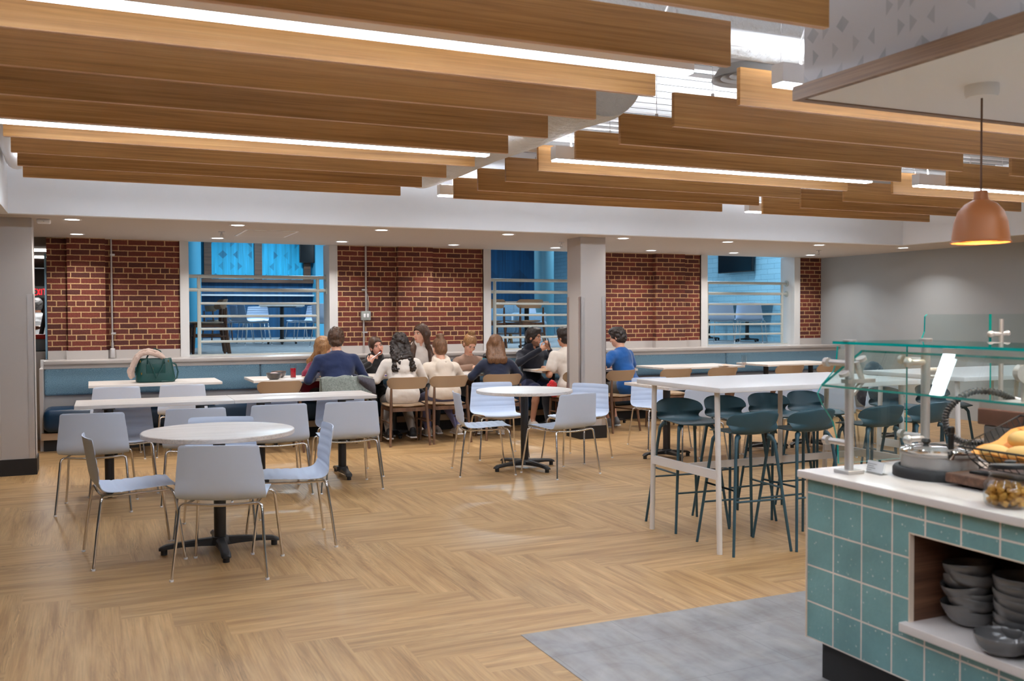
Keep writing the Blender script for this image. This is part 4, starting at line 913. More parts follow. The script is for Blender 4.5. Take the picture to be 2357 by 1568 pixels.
def plate(x, y, label, col):
    t = thing('dinner_plate', label, 'plate', (x*TS, y*TS, TZ)); MB().lathe([(1e-3, .0), (.075, .0), (.105, .016), (.112, .024), (.108, .024), (.075, .006), (1e-3, .006)], n=40).build('plate', M['bowl'], t)
    g = MB()
    for k in range(26):
        a = k*2.4; r = .068*math.sqrt(k/26); g.ball((r*math.cos(a), r*math.sin(a), .018+.012*(1-r/.07)), (.018, .014, .009), 8, 6)
    g.build('food', plain('plate_food_%d%d%d' % col, S(*col), .7, var=.2, vs=50), t)
plate(3.33, 11.42, 'grey plate of yellow food before the girl with a fork', (236, 196, 60))
plate(5.98, 11.5, 'grey plate of yellow food before the man in navy hoodie', (232, 206, 96))
plate(4.10, 11.55, 'grey plate of food between the two hooded sweatshirt backs', (226, 200, 110))
def napkin(x, y, label, col, s=1., rz=0.):
    F = []; B = []
    for i in range(9):
        fr = []; fb = []
        for j in range(9):
            u, v = i/8-.5, j/8-.5; z = .012+.05*s*max(0, .5-abs(u-v*.4))*(.6+.4*math.sin(7*u+5*v))*(abs(v) < .5)
            fr.append((u*.22*s, v*.16*s, z+.002)); fb.append((u*.22*s, v*.16*s, max(.0006, z-.001)))
        F.append(fr); B.append(fb)
    solo('paper_napkin', MB().sheet(F, B), plain('napkin_%d%d%d' % col, S(*col), .8), label, 'napkin', loc=(x*TS, y*TS, TZ), rz=rz)
napkin(2.44, 11.36, 'crumpled brown paper napkin right of the red drink', (206, 168, 130), 1.1, .2)
napkin(5.46, 11.2, 'crumpled brown paper napkin left of the milky drink', (186, 150, 118), 1.3, .3)
napkin(4.98, 11.22, 'folded brown paper napkin beside the orange drink', (190, 160, 110), .8, .5)
napkin(8.30, 11.12, 'small crumpled napkin left of the almost empty glass', (216, 190, 168), .8, 0)
solo('phone', MB().box((-.075, -.037, 0), (.075, .037, .009), bev=.003), plain('purple_case', S(84, 60, 170), .4), 'phone in a purple case lying beside the plate of the girl with a fork', 'phone', loc=(3.28, 11.05, TZ))
t = thing('water_bottle', 'turquoise water bottle with black cap on the table', 'bottle', (4.54, 11.03, TZ))
def bottle_mat():
    m, tt, b = nt('turquoise_swirl'); w_ = N(tt, 'ShaderNodeTexWave'); w_.inputs['Scale'].default_value = 9; w_.inputs['Distortion'].default_value = 2.5; L(tt, coords(tt, 'Object', (1, 1, 1.6), rot=(0, .6, 0)), w_.inputs['Vector'])
    L(tt, ramp(tt, w_.outputs['Fac'], [(.5, S(30, 150, 166)), (.78, S(150, 214, 220))]), b.inputs['Base Color']); return m
MB().lathe([(1e-3, 0), (.037, 0), (.04, .006), (.04, .17), (.034, .19), (1e-3, .192)], n=32).build('body', bottle_mat(), t)
MB().lathe([(1e-3, .19), (.03, .19), (.033, .197), (.033, .215), (.02, .222), (1e-3, .223)], n=24).tube([(-.026, 0, .215), (-.018, 0, .24), (.012, 0, .243), (.026, 0, .216)], .006, 8).build('cap', M['blackplastic'], t)
t = thing('tablet', 'phone propped up showing a blue picture before the bun-haired back', 'phone', (4.17, 11.25, TZ), R(8))
MB().prism([(.0, 0), (.009, .0), (.045, .145), (.036, .145)], 'x', -.04, .04).build('body', M['blackplastic'], t)
MB().prism([(-.0015, .006), (.0005, .006), (.0345, .14), (.0325, .14)], 'x', -.036, .036).build('screen', emitter('phone_picture', S(70, 150, 225), 1.), t)
# handbag with scarf
t = thing('handbag', 'dark green leather handbag standing on the left banquette table', 'handbag', (.65, 11.24, TZ))
rows = []
for z, hx, hy in ((0, .185, .075), (.008, .205, .088), (.04, .208, .09), (.12, .195, .078), (.2, .18, .06), (.255, .172, .045), (.262, .168, .04)):
    rows.append([(hx*abs(math.cos(a))**.35*math.copysign(1, math.cos(a)), hy*abs(math.sin(a))**.6*math.copysign(1, math.sin(a)), z+.006*math.sin(3*a)*(z > .2)) for a in [2*PI*k/40 for k in range(40)]])
MB().loft(rows, True, True).build('body', M['bag'], t)
MB().box((-.10, -.083, .10), (.1, -.07, .205), bev=.005).build('front_pocket', M['bag'], t)
for s, y in ((-1, -.06), (1, .06)): MB().tube([(-.09, y, .2), (-.085, y*1.3, .27), (-.05, y*1.5, .2 if s < 0 else .33), (.0, y*1.9, .05 if s < 0 else .37), (.06, y*1.6, .16 if s < 0 else .34), (.085, y*1.3, .26), (.09, y, .2)], .008, 8).build('handle', M['bag'], t)
MB().tube([(.17, 0, .22), (.215, -.02, .19), (.235, -.03, .11), (.22, -.04, .04), (.17, -.07, .012), (.05, -.1, .01)], .009, 8).tube([(-.17, 0, .22), (-.2, -.01, .15), (-.2, -.02, .08)], .009, 8).build('shoulder_strap', M['bag'], t)
for x, z in ((-.16, .235), (-.03, .15), (.13, .235), (-.15, .1)): MB().tube([(x, -.088, z-.012), (x, -.088, z+.012)], .006, 8).build('fitting', M['gold'], t)
# jacket over the chair, backpack, red jacket
def blob_cloth(name, pts, mat, label, cat, loc):
    g = MB(); F = []; B = []
    return solo(name, g, mat, label, cat, loc=loc)
F = []; B = []
for i in range(19):
    fr = []; fb = []
    for j in range(21):
        u = i/18; v = j/20*2-1; w_ = .25+.08*min(u, 1-u)
        drop = abs(u-.45); z = .83-.02*v*v-.62*max(0, drop-.05)+.008*math.sin(9*v+5*u); y = -.25+.085*v*v+(.14*(u-.45)*1.1)-.02*math.sin(6*v)*drop; y += (-.015 if u < .45 else .015)
        fr.append((v*w_*(1+.25*drop), y, z)); fb.append((v*w_*(1+.25*drop)*.985, y+(.012 if u < .45 else -.012), z-.014))
    F.append(fr); B.append(fb)
o = solo('jacket', MB().sheet(F, B), fabric('grey_jacket_cloth', S(104, 112, 108), S(136, 144, 138), 60), 'grey jacket with a white piping hung over the chair of the navy sweater man', 'jacket', loc=(2.62, 10.66, 0))
MB().tube([(.04, -.262, .835), (.07, -.278, .77), (.10, -.287, .70)], .006, 6).build('piping', M['white'], o)
F = []; B = []
for i in range(12):
    fr = []; fb = []
    for j in range(8):
        u, v = i/11, j/7; x = .10+.22*v+.03*u; z = .83-.05*v-.30*u*(.4+.6*v); y = -.285+.10*v*v-.03*math.sin(5*u)
        fr.append((x, y, z)); fb.append((x, y+.02, z))
    F.append(fr); B.append(fb)
MB().sheet(F, B).build('lining', fabric('dark_lining', S(46, 44, 56), S(66, 64, 76), 60), o)
# ------------------------------------------------------------------ kitchen end, past the left column
struct('trim_9', MB().box((-1.9, 12.9, 0), (-.50, 13.3, 1.05)).box((-1.92, 12.86, 1.05), (-.48, 13.34, 1.08)), M['steel'])
t = thing('storage_bin', 'pale grey plastic bin on the steel counter past the left column', 'bin', (-.63, 13.1, 1.08)); MB().box((-.16, -.12, 0), (.16, .12, .15), bev=.015).build('bin', plain('bin_grey', S(150, 164, 172), .4), t)
t = thing('snack_box', 'red and yellow box standing on the pale grey bin', 'box', (-.62, 13.1, 1.231)); MB().box((-.12, -.09, 0), (.12, .09, .055), bev=.004).build('carton', plain('snack_red', S(226, 40, 26), .5), t); MB().box((-.118, -.093, .006), (.0, -.089, .03)).build('stripe', plain('snack_yellow', S(226, 180, 40), .5), t)
t = thing('exit_sign', 'red lit exit sign in the kitchen past the left column', 'exit sign', (-.955, 21.9, 2.02))
MB().box((-.17, -.03, -.12), (.17, .03, .12)).build('housing', M['blackplastic'], t)
g = MB(); lw = .016
def bar(x0, z0, x1, z1): g.tube([(x0, -.035, z0), (x1, -.035, z1)], lw*.55, 6)
bar(-.12, -.06, -.12, .06); bar(-.12, .06, -.07, .06); bar(-.12, 0, -.08, 0); bar(-.12, -.06, -.07, -.06)
bar(-.05, -.06, .0, .06); bar(-.05, .06, .0, -.06); bar(.03, -.06, .03, .06); bar(.055, .06, .125, .06); bar(.09, .06, .09, -.06)
g.build('exit_letters', M['exitred'], t)
for i, (x, y) in enumerate(((-.72, 15.5), (-.82, 17.5), (-.92, 19.5))):
    t = thing('kitchen_light', 'flat ceiling light in the kitchen past the left column', 'ceiling light', (x, y, 2.615), 0, 'kitchen ceiling lights'); MB().box((-.3, -.15, -.02), (.3, .15, 0)).build('panel', M['downlens'], t)
    area_lamp(t, (0, 0, -.03), (.5), 30, (1, .95, .9), shape='RECTANGLE', size_y=.25)
t = thing('serving_tray', 'black tray held upright past the left column', 'tray', (-.60, 13.6, 1.22)); o = MB().box((-.012, -.16, 0), (.012, .16, .42), bev=.008).build('tray', M['blackplastic'], t); t.rotation_euler = (0, R(11), R(8))
# ------------------------------------------------------------------ people: smooth surfaces grown from blended limbs
class Field:
    def __init__(s, lo, hi, h):
        s.h = h; s.lo = np.array(lo, float); n = np.ceil((np.array(hi)-s.lo)/h).astype(int)+1
        s.n = n; s.F = np.full(n, .5, np.float32); s.ax = [s.lo[i]+h*np.arange(n[i]) for i in range(3)]
    def box(s, lo, hi):
        a = np.maximum(((np.array(lo)-s.lo)/s.h).astype(int)-1, 0); b = np.minimum(((np.array(hi)-s.lo)/s.h).astype(int)+2, s.n)
        if (b <= a).any(): return None
        sl = tuple(slice(i, j) for i, j in zip(a, b)); g = np.meshgrid(*[s.ax[i][sl[i]] for i in range(3)], indexing='ij'); return sl, g
    def put(s, sl, d, k, cut=False):
        f = s.F[sl]
        if cut: hh = np.clip(.5-.5*(f+d)/k, 0, 1); s.F[sl] = f+(-d-f)*hh+k*hh*(1-hh)
        else: hh = np.clip(.5+.5*(d-f)/k, 0, 1); s.F[sl] = d+(f-d)*hh-k*hh*(1-hh)
    def cap(s, a, b, ra, rb=None, k=.02, flat=1., cut=False):
        rb = ra if rb is None else rb; a = np.array(a, float); b = np.array(b, float); r = max(ra, rb)*max(1, flat)+k+2*s.h+.03
        q = s.box(np.minimum(a, b)-r, np.maximum(a, b)+r)
        if q is None: return
        sl, (X, Y, Z) = q; ab = b-a; L2 = max(ab@ab, 1e-9); px, py, pz = X-a[0], Y-a[1], Z-a[2]
        t = np.clip((px*ab[0]+py*ab[1]+pz*ab[2])/L2, 0, 1); dy = (py-t*ab[1])/flat
        d = np.sqrt((px-t*ab[0])**2+dy**2+(pz-t*ab[2])**2)-(ra+(rb-ra)*t); s.put(sl, d.astype(np.float32), k, cut)
    def ell(s, c, r, k=.02, M_=None, cut=False):
        c = np.array(c, float); r = np.array(r, float); m = r.max()+k+2*s.h+.03; q = s.box(c-m, c+m)
        if q is None: return
        sl, (X, Y, Z) = q; P = np.stack([X-c[0], Y-c[1], Z-c[2]], -1)
        if M_ is not None: P = P@M_          # world -> local of an orthonormal frame
        k0 = np.sqrt(((P/r)**2).sum(-1)); k1 = np.sqrt(((P/(r*r))**2).sum(-1))+1e-9
        s.put(sl, (k0*(k0-1)/k1).astype(np.float32), k, cut)
    def ruffle(s, amp, lx, ly, lz, seed=0.):
        """displace by smooth random lumps of wavelength lx, ly, lz (metres)"""
        rs = np.random.RandomState(int(abs(seed)*1000) % 99991); tot = 0
        for o_ in (1., .5):
            q = [(s.ax[i]-s.lo[i])/(l*o_) for i, l in enumerate((lx, ly, lz))]; g = rs.rand(*[int(v[-1])+3 for v in q]).astype(np.float32)*2-1
            for ax in range(3):
                i0 = q[ax].astype(int); f = (q[ax]-i0).astype(np.float32); f = f*f*(3-2*f); sh = [1, 1, 1]; sh[ax] = -1; f = f.reshape(sh); g = np.take(g, i0, ax)*(1-f)+np.take(g, i0+1, ax)*f
            tot = tot+g*o_
        s.F += (amp*tot).astype(np.float32)
    def mesh(s, name, mat, parent=None, relax=1):
        F = s.F; sg = F < 0; c = np.zeros(np.array(F.shape)-1, np.uint8); offs = [(i, j, k) for i in (0, 1) for j in (0, 1) for k in (0, 1)]
        n = c.shape
        for i, j, k in offs: c += sg[i:i+n[0], j:j+n[1], k:k+n[2]]
        act = (c > 0) & (c < 8); I = np.argwhere(act); idx = -np.ones(n, int); idx[act] = np.arange(len(I))
        P = np.zeros((len(I), 3)); W_ = np.zeros(len(I))
        for a in offs:
            for ax in range(3):
                if a[ax]: continue
                b = list(a); b[ax] = 1; fa = F[I[:, 0]+a[0], I[:, 1]+a[1], I[:, 2]+a[2]]; fb = F[I[:, 0]+b[0], I[:, 1]+b[1], I[:, 2]+b[2]]
                m = (fa < 0) != (fb < 0); t = fa[m]/(fa[m]-fb[m]); v = np.tile(np.array(a, float), (m.sum(), 1)); v[:, ax] += t; P[m] += v; W_[m] += 1
        V = (I+P/W_[:, None])*s.h+s.lo; faces = []
        for ax in range(3):
            e, f = (ax+1) % 3, (ax+2) % 3; s0 = [slice(None)]*3; s1 = [slice(None)]*3; s0[ax] = slice(0, -1); s1[ax] = slice(1, None)
            df = sg[tuple(s0)] != sg[tuple(s1)]; Q = np.argwhere(df); ok = (Q[:, e] > 0) & (Q[:, f] > 0) & (Q[:, e] < F.shape[e]-1) & (Q[:, f] < F.shape[f]-1); Q = Q[ok]
            ins = sg[tuple(Q.T)]; de = np.zeros(3, int); de[e] = 1; dd = np.zeros(3, int); dd[f] = 1
            q = np.stack([idx[tuple(Q.T)], idx[tuple((Q-de).T)], idx[tuple((Q-de-dd).T)], idx[tuple((Q-dd).T)]], 1)
            q[~ins] = q[~ins][:, ::-1]; faces.append(q)
        faces = np.concatenate(faces); faces = faces[(faces >= 0).all(1)]
        for _ in range(relax):
            A = np.zeros_like(V); cn = np.zeros(len(V))
            for i in range(4):
                a, b = faces[:, i], faces[:, (i+1) % 4]; np.add.at(A, a, V[b]); np.add.at(cn, a, 1); np.add.at(A, b, V[a]); np.add.at(cn, b, 1)
            V = V*.5+.5*A/np.maximum(cn, 1)[:, None]
        me = bpy.data.meshes.new(name); me.from_pydata(V.tolist(), [], faces.tolist()); me.materials.append(mat); me.polygons.foreach_set('use_smooth', [True]*len(me.polygons)); me.update()
        o = bpy.data.objects.new(name, me); C.objects.link(o)
        if parent: o.parent = parent
        return o
V3 = lambda *a: np.array(a, float)
def rotm(yaw, pitch, roll): return np.array((Matrix.Rotation(R(yaw), 3, 'Z') @ Matrix.Rotation(R(pitch), 3, 'X') @ Matrix.Rotation(R(roll), 3, 'Y')))
def skin_mat(rgb): return plain('skin_%d' % rgb[0], S(*rgb), .5, var=.05, vs=20, sub=.12)
def hair_mat(name, a, b): 
    m, t, bb = nt(name); bb.inputs['Roughness'].default_value = .42
    v = coords(t, 'Object', (1, 1, .12)); f = noise(t, v, 160, 4, .7); L(t, ramp(t, f, [(.35, a), (.66, b)]), bb.inputs['Base Color']); bump(t, bb, f, .7, .004); return m
def cloth(name, col, v=.12):
    m, t, bb = nt(name); bb.inputs['Roughness'].default_value = .9; bb.inputs['Sheen Weight'].default_value = .25
    vv = coords(t); f = noise(t, vv, 320, 3, .7); L(t, mixc(t, f, tuple(c*(1-v) for c in col), tuple(min(1, c*(1+v)) for c in col)), bb.inputs['Base Color'])
    bump(t, bb, noise(t, coords(t, 'Object', (1, 1, .7)), 11, 3, .5, .6), .3, .02); return m
def hand(F, w_, d, nrm, s=1, curl=.5, spread=.12):
    """palm from wrist w_ along d; nrm = back of hand; s=+1 thumb on the cross(d,nrm) side"""
    w_ = np.array(w_, float); d = np.array(d, float)/np.linalg.norm(d); nrm = np.array(nrm, float); nrm = nrm-d*(nrm@d); nrm /= np.linalg.norm(nrm); sd = np.cross(d, nrm)*s
    F.cap(w_, w_+d*.03, .025, .024, .015)
    for o_ in (-.026, -.009, .009, .026): F.cap(w_+d*.02+sd*o_*.6, w_+d*.085+sd*o_, .0145, .0125, .012)
    for o_, l in ((.029, .070), (.0098, .080), (-.0098, .075), (-.029, .058)):
        p = w_+d*.088+sd*o_; dr = d+sd*o_*spread/.03; ang = curl*.6
        for f_, r0 in ((.42, .0093), (.33, .0086), (.25, .0078)):
            c = math.cos(ang); q = dr*c-nrm*math.sin(ang); q = q/np.linalg.norm(q); p2 = p+q*l*f_; F.cap(p, p2, r0, r0*.93, .004); p = p2; ang += curl*1.15
    p = w_+d*.03+sd*.026; q = (d*.65+sd*.75-nrm*.25*curl); q /= np.linalg.norm(q); p2 = p+q*.042; F.cap(p, p2, .0125, .0105, .008)
    q = d*.92+sd*.25-nrm*.5*curl; q /= np.linalg.norm(q); p3 = p2+q*.03; F.cap(p2, p3, .0102, .009, .004); F.cap(p3, p3+q*.018, .0088, .008, .004)
MAT_EYE = plain('eye_dark', S(40, 30, 26), .2); MAT_EYEW = plain('eye_white', S(226, 218, 212), .25); MAT_MOUTH = plain('mouth_dark', S(58, 16, 18), .5)
def person(label, loc, yaw, top, skin, hair, shirt, pants, shoes, lean=8., head=(0, 0, 0), arms=None, hands=(None, None), hood=False, sleeves='long', female=True, face=False, shorts=False, legs=None, wide=1., group='people at the banquette tables', stand=False, zs0=None, shift=(0, 0), roundback=.03, front=(), hem=None):
    skm = skin_mat(skin); sh = .165*wide if female else .19*wide; hz = .55 if not stand else .95
    Hm = rotm(*head)
    hc = V3(shift[0], 0, 0); topc = top-.125
    ln = math.tan(R(lean)); torso = topc-.145-hz; cy = ln*torso
    neck = V3(shift[0], cy+.0, hz+torso); shz = neck[2]-.075; chest = V3(shift[0]*.8, cy*.75-roundback*.3, hz+torso*.62); waist = V3(shift[0]*.4, cy*.35-roundback, hz+torso*.28)
    hd = V3(shift[0]*1.05, neck[1]+.035, topc); HL = lambda x, y, z: hd+Hm@V3(x, y, z)
    S_ = [V3(shift[0]*.95+sx*sh, cy*.93-.005, shz-.02) for sx in (-1, 1)]
    if arms is None: arms = [((-.27, cy*.6+.06, .80), (-.15, .36, .80)), ((.27, cy*.6+.06, .80), (.15, .36, .80))]
    if legs is None: legs = [((-.11, .42, .50), (-.11, .36, .09)), ((.11, .42, .50), (.11, .36, .09))] if not stand else [((-.1, .02, .5), (-.1, 0, .09)), ((.1, .02, .5), (.1, 0, .09))]
    hips = [V3(-.09, 0, hz), V3(.09, 0, hz)]
    def torso_f(F, e, hem=-.12):
        k = .05; F.cap(hips[0]*V3(.7, 1, 1), hips[1]*V3(.7, 1, 1), .112+e, None, k); 
        F.ell(waist, (.135*wide+e, .105+e, .17), k); F.ell(chest, (sh*.93+e, .115+e, torso*.40+e), k)
        F.cap(S_[0]*.85+neck*.15-V3(0, 0, .012), S_[1]*.85+neck*.15-V3(0, 0, .012), .062+e, None, .05); F.cap(neck+V3(0, -.02, -.06), neck+V3(0, -.005, -.01), .08+e, .056+e*.6, .05)
    def arm_f(F, e, upto=2.):
        for i in (0, 1):
            el, wr = np.array(arms[i][0], float), np.array(arms[i][1], float)
            if upto <= 1: m = S_[i]+(el-S_[i])*upto; F.cap(S_[i], m, .056+e, .052+e*1.3, .03)
            else: F.cap(S_[i], el, .054+e, .043+e, .03); F.cap(el, el+(wr-el)*.97, .044+e, .029+e, .018)
    def leg_f(F, e, to='ankle'):
        for i in (0, 1):
            kn, an = np.array(legs[i][0], float), np.array(legs[i][1], float); F.cap(hips[i], kn, .088+e, .060+e, .03)
            if to == 'knee': continue
            m = kn+(an-kn)*.35; F.cap(kn, m, .057+e, .054+e, .02); F.cap(m, an, .054+e, .036+e, .02)
    lo, hi = (-.62, -.42, -.005), (.62, .75, top+.08)
    B = Field(lo, hi, .0085)
    torso_f(B, -.022); arm_f(B, -.004 if sleeves == 'short' else -.010); leg_f(B, -.004 if shorts else -.012)
    for i in (0, 1):
        an = np.array(legs[i][1], float); B.cap(an, an+V3(0, .1, -.055), .034, .026, .02)
        el, wr = np.array(arms[i][0], float), np.array(arms[i][1], float); hs = hands[i] or {}
        hand(B, wr, hs.get('d', wr-el+V3(0, 0, -.02)), hs.get('n', (0, 0, 1)), hs.get('s', 1 if i == 0 else -1), hs.get('curl', .55), hs.get('spread', .10))
    B.cap(neck+V3(0, -.02, -.05), HL(0, -.025, -.05), .060 if not female else .052, .054 if not female else .047, .025)
    B.ell(HL(0, -.012, .030), (.074, .094, .088), .02, Hm); B.ell(HL(0, .020, -.042), (.059, .070, .074), .025, Hm); B.ell(HL(0, .06, -.092), (.026, .024, .022), .02, Hm)
    for sx in (-1, 1):
        B.ell(HL(.077*sx, -.008, -.012), (.011, .021, .031), .006, Hm); B.ell(HL(.040*sx, .058, -.03), (.022, .02, .02), .02, Hm)
        B.ell(HL(.031*sx, .096, .006), (.017, .012, .011), .010, Hm, cut=True)
    B.cap(HL(0, .084, .012), HL(0, .104, -.032), .0085, .013, .010); B.cap(HL(-.036, .079, .026), HL(.036, .079, .026), .011, None, .012)
    B.cap(HL(-.018, .082, -.067), HL(.018, .082, -.067), .009, None, .008)
    body = B.mesh('person', skm); body.location = (loc[0], loc[1], 0); body.rotation_euler = (0, 0, R(yaw)); tag(body, label, 'person', group)
    # face details
    if face:
        e = MB(); w2 = MB(); br = MB(); lp = MB()
        def at(mb, c, r, n=12): 
            g = MB().ball((0, 0, 0), r, n, 8); mb.add([tuple(HL(c[0]+q[0], c[1]+q[1], c[2]+q[2])) for q in g.v], g.f, True)
        for sx in (-1, 1): at(w2, (.031*sx, .079, .005), (.0145, .011, .0075)); at(e, (.031*sx+face.get('look', 0), .086, .005), (.0068, .006, .0068)); br.tube([tuple(HL(.014*sx, .094, .021)), tuple(HL(.032*sx, .092, .0265)), tuple(HL(.05*sx, .078, .02))], [.0032, .0036, .002], 6)
        w2.build('eye_whites', MAT_EYEW, body); e.build('irises', MAT_EYE, body); br.build('eyebrows', hair[1], body)
        if face.get('open'): at(lp, (0, .082, -.07), (.019, .014, .019)); lp.build('mouth', MAT_MOUTH, body); lp = MB(); 
        lr = .0055
        if face.get('open'): lp.tube([tuple(HL(.020*math.cos(a), .091, -.07+.018*math.sin(a))) for a in np.linspace(0, 2*PI, 17)], .0048, 6, caps=False)
        else: lp.tube([tuple(HL(x, .0925-.2*x*x*20*.2, -.066+z)) for x, z in ((-.021, -.001), (-.008, .001), (0, 0), (.008, .001), (.021, -.001))], [.002, .0052, .0058, .0052, .002], 8)
        lp.build('lips', plain('lips_%d' % skin[0], S(min(255, skin[0]-16), max(0, skin[1]-66), max(0, skin[2]-60)), .45), body)
        if face.get('beard'):
            bf = Field(tuple(hd-.16), tuple(hd+.16), .005); bf.ell(HL(0, .020, -.05), (.0608, .0718, .0755), .01, Hm); bf.ell(HL(0, .06, -.094), (.029, .027, .025), .02, Hm); bf.ell(HL(0, .05, .035), (.10, .12, .075), .012, Hm, cut=True); bf.ell(HL(0, .11, -.05), (.028, .05, .04), .01, Hm, cut=True); bf.ell(HL(0, -.07, -.06), (.1, .075, .12), .01, Hm, cut=True); bf.mesh('beard', face['beard'], body)
    # clothes
    T = Field(lo, hi, .0105); torso_f(T, .006); arm_f(T, .007 if sleeves == 'long' else .016, 2. if sleeves == 'long' else .62); T.cap(hips[0]*V3(.8, 1, 1)+V3(0, -.01, .02), hips[1]*V3(.8, 1, 1)+V3(0, -.01, .02), .128, None, .05); T.ruffle(.0055, .10, .10, .055, loc[0]*7)
    T.cap(neck+V3(0, .0, -.01), neck+V3(0, .012, .09), .052, .07, .01, cut=True)
    nm = 'hoodie' if hood else ('t_shirt' if sleeves == 'short' else 'sweater')
    if hood:
        for a in np.linspace(-2.5, 2.5, 11): 
            p = neck+V3(.085*math.sin(a), -.025-.075*math.cos(a), .0-.035*math.cos(a)*1-.01); T.cap(p, p+V3(0, 0, .025), .036, .030, .015)
        T.ell(neck+V3(0, -.135, -.075), (.115, .052, .10), .02); T.ell(neck+V3(0, -.155, -.15), (.075, .04, .06), .025); T.cap(neck+V3(0, -.062, .045), neck+V3(0, -.155, -.02), .036, .012, .02, cut=True)
    if not stand: T.cap((-.3, 0, hz-.26), (.3, 0, hz-.26), .17+(hem or 0), None, .01, cut=True)
    T.mesh(nm, shirt, body)
    Lg = Field((-.45, -.3, -.005), (.45, .72, hz+.2), .0115); Lg.cap(hips[0]*V3(.7, 1, 1), hips[1]*V3(.7, 1, 1), .112, None, .04); leg_f(Lg, .008, 'knee' if shorts else 'ankle')
    if shorts:
        for i in (0, 1): kn = np.array(legs[i][0], float); Lg.cap(hips[i], hips[i]+(kn-hips[i])*.85, .098, .088, .02)
    Lg.ruffle(.005, .08, .08, .06, loc[0]*3); Lg.mesh('shorts' if shorts else 'trousers', pants, body)
    for i in (0, 1):
        an = np.array(legs[i][1], float); fl = Field((an[0]-.12, an[1]-.13, -.005), (an[0]+.12, an[1]+.26, an[2]+.09), .008); z0 = max(.036, an[2]-.05)
        fl.cap((an[0], an[1]-.03, z0+.012), (an[0], an[1]+.07, z0+.008), .042, .040, .02); fl.cap((an[0], an[1]+.06, z0), (an[0], an[1]+.155, z0-.004), .042, .032, .02); fl.cap((an[0], an[1]-.01, z0), (an[0], an[1]-.005, an[2]+.005), .044, .040, .02)
        so = fl.mesh('shoe', shoes, body); MB().box((an[0]-.042, an[1]-.07, max(0.001, z0-.038)), (an[0]+.042, an[1]+.185, z0-.018), bev=.012).build('sole', M['white'], so)
    # hair
    kind, hm = hair; hb = Field(tuple(hd-V3(.28, .30, .52)), tuple(hd+V3(.28, .22, .24)), .0075)
    g_ = .012 if kind in ('bun', 'tied') else .02
    hb.ell(HL(0, -.018, .036), (.074+g_, .094+g_, .088+g_), .02, Hm)
    if kind in ('short', 'curly_short', 'tied', 'bun'): hb.ell(HL(0, -.045, -.03), (.07+g_*.6, .06+g_, .07), .02, Hm)
    if kind == 'short' or kind == 'curly_short': hb.ell(HL(0, .03, .10), (.068, .07, .04), .03, Hm)
    if kind in ('bun', 'tied'): hb.ell(HL(0, .115, -.01), (.066, .06, .085), .012, Hm, cut=True)
    if kind not in ('none',):
        hb.ell(HL(0, .105, -.045), (.078, .085, .105), .012, Hm, cut=True); hb.ell(HL(.1, .02, -.045), (.035, .045, .05), .01, Hm, cut=True); hb.ell(HL(-.1, .02, -.045), (.035, .045, .05), .01, Hm, cut=True)
    if kind == 'bun':
        for p, r in (((0, -.055, .138), .043), ((.022, -.06, .15), .028), ((-.025, -.05, .148), .027), ((0, -.07, .115), .036)): hb.ell(HL(*p), (r, r, r*.85), .012)
    if kind == 'tied': hb.ell(HL(0, -.12, .05), (.04, .045, .04), .03, Hm)
    if kind in ('long', 'long_curly', 'bob'):
        dn = {'long': .40, 'long_curly': .36, 'bob': .24}[kind]; bk = -.075-.5*0
        for x in np.linspace(-.075, .075, 7):
            a0 = HL(x, -.055, .0); a1 = np.array([hd[0]+x*1.15, neck[1]-.115-(.02 if hood else 0), neck[2]-.02]); a2 = a1+V3(x*.35+random.uniform(-.02, .02), -.01, -(dn-.2)*(1-abs(x)*3+random.uniform(-.1, .1)))
            hb.cap(a0, a1, .038, .034, .03); hb.cap(a1, a2, .034, .018 if kind != 'long_curly' else .026, .03)
        for sx in (-1, 1): hb.cap(HL(.078*sx, -.03, .02), HL(.085*sx, -.035, -.11), .026, .028, .03); hb.cap(HL(.085*sx, -.035, -.11), np.array([hd[0]+.10*sx, neck[1]-.06, neck[2]-.08]), .028, .022, .03)
    for sx in front:
        a0 = HL(.08*sx, -.01, -.02); a1 = np.array([hd[0]+.105*sx, neck[1]+.05, neck[2]-.05]); a2 = a1+V3(.03*sx, .05, -.17); a3 = a2+V3(-.02*sx, .02, -.10)
        hb.cap(a0, a1, .032, .034, .02); hb.cap(a1, a2, .036, .03, .02); hb.cap(a2, a3, .03, .014, .02); hb.cap(a1+V3(.02*sx, -.04, .02), a2+V3(.045*sx, -.02, .03), .034, .018, .02)
    amp = {'short': .005, 'curly_short': .009, 'long': .006, 'long_curly': .014, 'bun': .0035, 'tied': .003, 'bob': .006}[kind]
    if kind in ('long', 'bob', 'bun', 'tied'): hb.ruffle(amp, .022, .022, .14, loc[0]*5)
    else: hb.ruffle(amp, .026, .026, .026, loc[0]*5)
    hb.mesh('hair', hm, body, 0)
    return body, HL, neck
HB = hair_mat('brown_hair', S(44, 28, 20), S(98, 66, 44)); HBL = hair_mat('dark_blonde_hair', S(110, 72, 40), S(190, 142, 92)); HD = hair_mat('dark_hair', S(18, 13, 12), S(52, 38, 32)); HLB = hair_mat('light_brown_hair', S(72, 46, 30), S(140, 98, 64)); HG = hair_mat('grey_hair', S(60, 60, 62), S(120, 120, 122))
